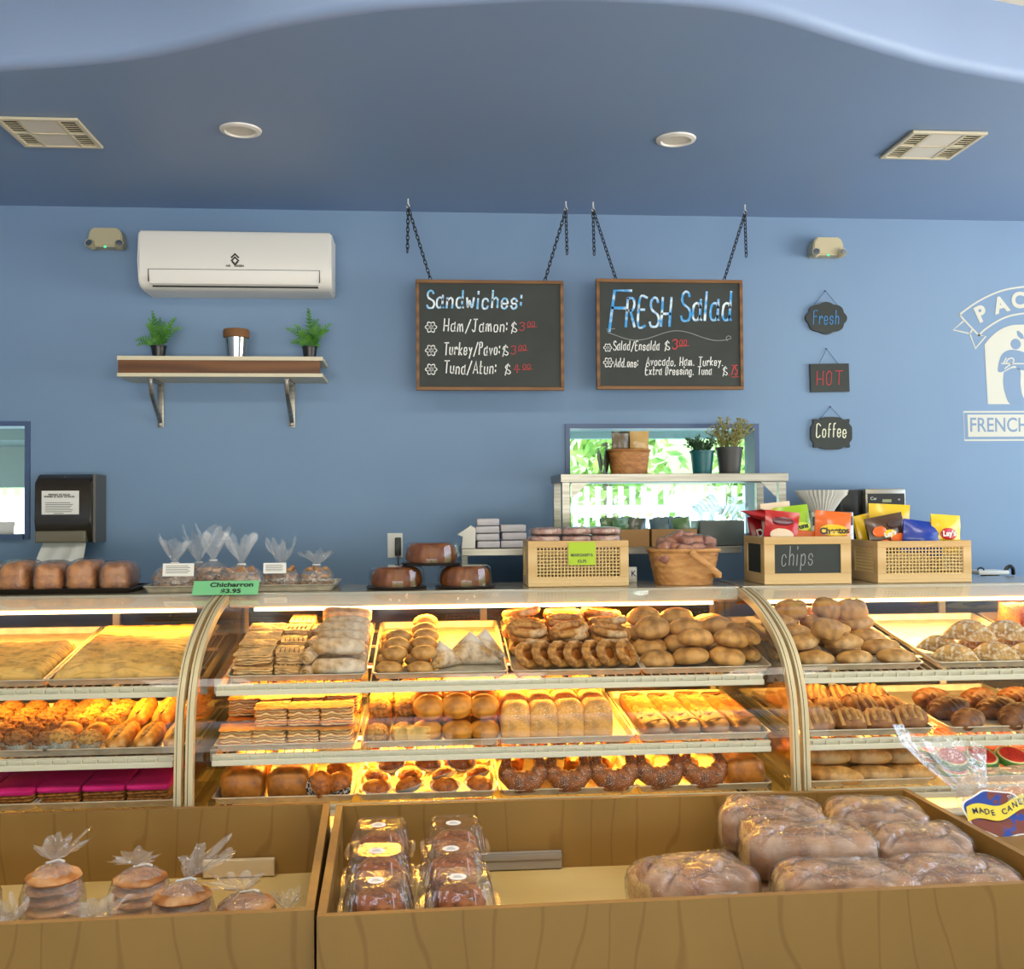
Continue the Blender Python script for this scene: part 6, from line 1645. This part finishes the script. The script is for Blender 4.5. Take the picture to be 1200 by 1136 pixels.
for k, (px, y, n, wh) in enumerate(BAGS):
    x = P(px, 1040, y).x; z0 = FLOORZ
    h = n*.0262*1.10+.012
    t = thing('cookie_bag', 'clear tied bag of brown round cookies %s' % wh, 'cookie bag', (x, y, z0), 0, 'bagged round cookies in the left bin')
    tw = (-.03, .025, 0, .03, -.02, .045, -.04)[k]; b = bag_mesh(.084, .082, h, 0, (.045, .06, .06, .03, .025, .075, .03)[k], 30+k*5, flarer=.058)
    for v in b.verts:
        if v.co.z > h: v.co.x += tw*(v.co.z-h)/.05; v.co.y -= .35*(v.co.z-h)
    obj('film', b, M['bagfilm'], t, True, angle=25)
    b = B(); tube(b, [(-.012, -.014, h*1.05), (.0, -.018, h*1.07), (.025, -.024, h*1.12), (.04, -.03, h*1.10)], .0035, 5); obj('twist_tie', b, M['tie'], t)
    for q in range(n):
        tag(inst('round_cookie', ck[q % 3].data, None, (x+jit(.004), y+jit(.004), z0+.003+q*.0268), (jit(.02), jit(.02), RND.uniform(0, 6)), .97+jit(.02)), 'flat brown cookie stacked in the bag %s' % wh, 'cookie', 'cookies in the bag %s' % wh)
p = P(335, 1055, 2.62)
b = bag_mesh(.03, .03, .03, 0, .05, 77, flarer=.035); tag(obj('empty_bag_top', b, M['bagfilm'], None, True, (p.x, 2.64, FLOORZ+.055), angle=25), 'crumpled clear bag top at the right of the cookie bin', 'bag')
for o in ck: bpy.data.objects.remove(o)
M['rail'] = mat('pale_label_rail', S(206, 186, 150), .4)
M['railg'] = mat('grey_label_rail', S(150, 142, 132), .4)
p = P(268, 1026, 2.98); b = B(); bb(b, -.105, .105, -.01, .008, -.026, .026, .003)
yb_l = (LB[0].lerp(LB[3], .85)).y-.035
tag(obj('label_rail', b, M['rail'], None, False, (p.x, yb_l, FLOORZ+.028)), 'pale wooden price rail on the back of the cookie bin', 'price rail')
p = P(612, 1021, 3.0); b = B(); bb(b, -.13, .13, -.01, .004, -.026, .026, .002); bb(b, -.13, .13, -.014, -.0102, .004, .020, .001)
yb_c = CB[0].lerp(CB[3], .33).y-.026
tag(obj('label_rail', b, M['railg'], None, False, (p.x, yb_c, FLOORZ+.028)), 'grey price rail on the back panel behind the clear tubs', 'price rail')
# screws on the fronts
for (px, py, lab, bn) in ((374, 1108, 'dark screw', bin_c), (362, 1097, 'dark screw', bin_l)):
    fl_ = CB[1] if bn is bin_c else LB[2]
    b = B(); lathe(b, [(.001, .001), (.006, .001), (.006, 0)], 12, close=False)
    s_ = obj('screw', b, M['blackmat'], bn, True); s_.matrix_world = Matrix.Translation((fl_.x+(.012 if bn is bin_c else -.018), fl_.y-.0005+(.0 if bn is bin_c else .0), BZ-.05)) @ Matrix.Rotation(R(90), 4, 'X')
    s_.matrix_parent_inverse = Matrix.Translation(bn.location).inverted()
# clear tubs with brown cakes
M['tubcake'] = crust('crumbly_brown_cake', (150, 82, 32), (98, 50, 22), 26, .6, .8, 60, ((206, 132, 56), 20, .55, .7, .7))
def tub(loc, label, sticker, rz, clab):
    t = thing('clear_tub', label, 'cake tub', loc, rz, 'clear cake tubs in the bin')
    def rr(k, z, n=64, rib_=0.0, e2=.55, hw=.094):
        return [b.verts.new((hw*k*(1+rib_*math.sin(26*th))*spow(math.cos(th), e2), hw*k*(1+rib_*math.sin(26*th))*spow(math.sin(th), e2), z)) for th in [2*math.pi*i/n for i in range(n)]]
    b = B(); ring_bridge(b, [r_ for r_ in (rr(.70, .0), rr(.78, .006), rr(.92, .035), rr(1.02, .037), rr(1.03, .040))]); obj('base', b, M['clam'], t, True, angle=30)
    b = B(); rs = [rr(1.03, .0405, 156), rr(1.02, .043, 156), rr(.90, .045, 156), rr(.88, .05, 156, .022), rr(.76, .095, 156, .032), rr(.72, .104, 156, .018), rr(.68, .110, 156), rr(.60, .112, 156), rr(.58, .1085, 156)]
    ring_bridge(b, rs); cap(b, rs[-1]); obj('lid', b, M['clam'], t, True, angle=30)
    if sticker:
        b = B(); lathe(b, [(.001, 0), (.021, 0), (.021, .0008), (.001, .0008)], 28, close=False)
        s_ = obj('round_sticker', b, M['paper'], t, True, sticker, (0, 0, 0))
        b = B()
        for q in range(3): bb(b, -.012+.002*q, .012-.003*q, -.008+.007*q, -.0055+.007*q, .0009, .0011)
        obj('print', b, M['gprint'], s_, False)
    b = B(); blob(b, .062, .062, .034, .8, .7, 30, 18, lambda v: 1+.05*nz(v, 2.5, loc[1]*9)+.04*nz(v, 8, loc[0]*7), -.7)
    o = tag(obj('tub_cake', lift(b), M['tubcake'], None, True, (loc[0], loc[1], loc[2]+.004), (0, 0, rz)), clab, 'cake', 'brown cakes in clear tubs'); o.scale = (1, 1, 1.35)
M['gprint'] = mat('grey_ink', S(140, 140, 145), .8)
rowy = [(2.46, .055), (2.67, .055), (2.88, .055)]
for c_, pxs in enumerate(((443, 446, 447), (539, 530, 532))):
    for r_ in range(3):
        y = rowy[r_][0]; x = P(pxs[r_], 1030, y).x
        for l in range(2):
            nm = '%s column %s row, %s' % (('left', 'right')[c_], ('front', 'middle', 'rear')[r_], ('under another', 'on top')[l])
            tub((x+jit(.004), y+jit(.004), FLOORZ+l*.1135+.0005-(.03*l if 0 else 0)), 'clear ribbed tub with brown cake, %s' % nm, (((-.005, -.012, .109) if l else None)), jit(.08), 'brown crumbly cake in the clear tub, %s' % nm)
# wrapped brown loaves
M['crumbside'] = mat('pale_crumb', S(206, 172, 110), .8, col2=S(180, 140, 84), scale=40)
M['dark_loaf'] = crust('floured_brown_loaf', (158, 108, 72), (128, 82, 52), 5, .55, .15, 70, ((214, 190, 168), 9, .40, .66, .6), vary=.08)
def big_loaf(px, py, y, rz, label, a=.172, c=.115, h=.072, seed=1, lvl=0, rx=0):
    p = P(px, py, y); z = FLOORZ+lvl
    o = thing('wrapped_loaf', label, 'bread loaf', (p.x, y, z), 0, 'wrapped brown loaves in the bin', rot=(R(rx), 0, R(rz)))
    def dz_(v):
        return 1+.05*nz(v, 1.4, seed)+.02*nz(v, 5, seed)
    def score(b):
        for v in b.verts:
            if v.co.z > h*.15:
                u_, w_ = v.co.x/a, v.co.y/c; g = 0
                for q_ in (-.95, -.1, .75): g = max(g, math.exp(-((u_-w_*.75-q_)/.055)**2), math.exp(-((u_+w_*.75+q_+.1)/.055)**2))
                v.co.z -= .016*g*min(1, v.co.z/h)
        return b
    b = B(); blob(b, a, c, h, .55, .36, 72, 36, dz_, -.72); lift(score(b)); bm_ = obj('crust', b, [M['dark_loaf'], M['crumbside']], o)
    for f in bm_.data.polygons:
        if f.center.x < -a*.93 and abs(f.normal.x) > .6: f.material_index = 1
    b = B(); blob(b, a*1.02, c*1.03, h*1.04, .53, .35, 84, 40, lambda v: dz_(v)+.008+.028*abs(nz(v, 7, seed+4)), -.725); obj('plastic_wrap', lift(score(b)), M['wrap'], o, True, angle=22)
LV = .104
big_loaf(812, 1040, 2.60, 12, 'wrapped floury loaf at the left of the pile, tall one', .155, .10, .082, 1, .045)
big_loaf(848, 1050, 2.46, -8, 'wrapped loaf low behind the front rim, left of the pile', .145, .075, .06, 2, .04)
big_loaf(905, 985, 2.93, -18, 'wrapped loaf at the back of the pile, left of centre', .15, .09, .072, 3, LV+.01)
big_loaf(945, 1000, 2.75, -10, 'wrapped scored loaf on top in the middle of the pile', .175, .105, .072, 4, LV)
big_loaf(990, 1035, 2.52, -10, 'wrapped scored loaf in front of the middle one', .172, .095, .065, 5, LV-.022)
big_loaf(1026, 965, 2.92, -12, 'wrapped scored loaf at the back right of the pile', .14, .095, .07, 6, LV+.005)
big_loaf(1076, 1005, 2.74, -8, 'wrapped scored loaf right of the middle one', .135, .10, .07, 7, LV-.015)
big_loaf(1116, 1035, 2.53, -6, 'wrapped scored loaf at the right end of the pile', .155, .095, .065, 8, LV-.025)
for k, (px, y) in enumerate(((905, 2.95), (945, 2.74), (1000, 2.52), (1026, 2.91), (1066, 2.72), (1100, 2.52))):
    big_loaf(px, 1000, y, -8+jit(4), 'wrapped brown loaf in the bottom layer, %s' % ('back left', 'middle left', 'front left', 'back right', 'middle right', 'front right')[k], .14, .09, .058, 20+k, 0)
# stand right of the bin with a bag of brown rolls
p0 = Pz(1075, 924, .60)
b = B(); t = thing('plywood_stand', 'plywood stand right of the loaf bin carrying the labelled bag', 'stand', (2.06, 2.72, 0))
bb(b, -.5, .62, -.36, .36, .575, .595, .002); obj('stand_top', b, M['ply'], t, False)
for sx in (-.44, .56):
    for sy in (-.3, .3): b = B(); bb(b, sx-.025, sx+.025, sy-.025, sy+.025, 0, .575); obj('leg', b, M['ply'], t, False)
p = P(1188, 955, 3.02); zs = .5955; YB = 3.02
t = thing('bread_bag', 'clear bag of rolls with blue and yellow label and loose open top', 'bread bag', (p.x+.03, YB, zs))
b = B(); blob(b, .19, .12, .085, .8, .75, 60, 30, lambda v: 1+.05*nz(v, 2.2, 3)+.05*abs(nz(v, 6, 5)), -.8); lift(b); obj('film', b, M['bagfilm'], t, True, angle=25)
b = B(); rings = []
cen = [P(1152, 950, 2.98), P(1140, 932, 2.98), P(1122, 908, 2.99), P(1108, 885, 3.0), P(1102, 868, 3.01)]
dirs = [(.05, .03), (.045, .035), (.09, .05), (.125, .06), (.13, .06)]
for j, (c_, (ra, rb_)) in enumerate(zip(cen, dirs)):
    ring = []
    for i in range(60):
        th = 2*math.pi*i/60; f_ = 1+.10*math.sin(9*th+j*.2)+.16*nz(Vector((math.cos(th)*2, math.sin(th)*2, j*.4)), 1.3, 4)
        q_ = c_+Vector((ra*f_*math.cos(th), rb_*f_*math.sin(th), -.55*ra*f_*math.cos(th)*.45+(.02*math.sin(3*th) if j == 4 else 0)))
        ring.append(b.verts.new(q_-Vector((p.x+.03, YB, zs))))
    rings.append(ring)
rings2 = rings
ring_bridge(b, rings); obj('loose_top', b, M['bagfilm2'], t, True, angle=25)
for k in range(3):
    setobj = tag(obj('bagged_roll', (lambda b: lift(blob(b, .052, .08, .052, .9, .9, 26, 16, lambda v: 1+.04*nz(v, 2, k), -.7)))(B()), M['loaf'], None, True, (p.x+.03-.10+.10*k, YB, zs+.006), (0, 0, jit(.2))), 'brown roll inside the labelled bread bag, %s' % nth(k, 3), 'bread', 'rolls in the labelled bag')
# label on the bag: oval patch of blue and red-brown with a yellow banner
lab = thing('x', None, None); bpy.data.objects.remove(lab)
lp = bpy.data.objects.new('bag_label', None); C.objects.link(lp); lp.parent = t; lp.location = P(1172, 954, 2.895)-Vector((p.x+.03, YB, zs)); lp.rotation_euler = (R(-24), R(6), R(-3))
def sheet(name, pts, y, m, cu=.5):
    b = B(); f = b.faces.new([b.verts.new((x_, y+x_*x_*cu, z_)) for x_, z_ in pts]); bmesh.ops.triangulate(b, faces=[f]); return obj(name, b, m, lp, False)
ov = [(.102*math.cos(a_)*(1+.05*math.sin(5*a_)), .062*math.sin(a_)*(1+.06*math.sin(7*a_))) for a_ in [2*math.pi*i/56 for i in range(56)]]
sheet('label_edge', [(x_*1.06, z_*1.07) for x_, z_ in ov], .0, M['paper'])
sheet('label_field', ov, -.0012, mat('label_blue', S(34, 66, 150), .4, col2=S(120, 58, 40), scale=16, lo=.48, hi=.52))
def ban(u): return .012+.028*u/.1-.010*math.cos(u*42)
xs_ = lin(-.098, .103, 24)
b = B(); 
for i in range(23):
    x0_, x1_ = xs_[i], xs_[i+1]
    b.faces.new([b.verts.new((xx, -.0026+xx*xx*.5, zz)) for xx, zz in ((x0_, ban(x0_)-.021), (x1_, ban(x1_)-.021), (x1_, ban(x1_)+.021), (x0_, ban(x0_)+.021))])
obj('label_banner', b, mat('label_yellow', S(228, 206, 60), .5), lp, False)
for k, ch in enumerate('MADE CANEL'):
    if ch == ' ': continue
    xx = -.074+.0172*k
    text('label_letter', ch, .022, M['navy'], lp, (xx, -.0034+xx*xx*.5, ban(xx)), rot=(R(90), R(-16), 0), bold=.0004)

p = P(741, 672, 4.12)
b = B(); bb(b, -.018, .018, -.002, .002, 0, .062); o = tag(obj('small_card', b, M['paper'], None, False, (p.x, 4.12, TZ)), 'small white card standing between the cane and woven baskets', 'card')
text('card_letter', 'K', .03, M['navy'], o, (.004, -.003, .034), bold=.0006)
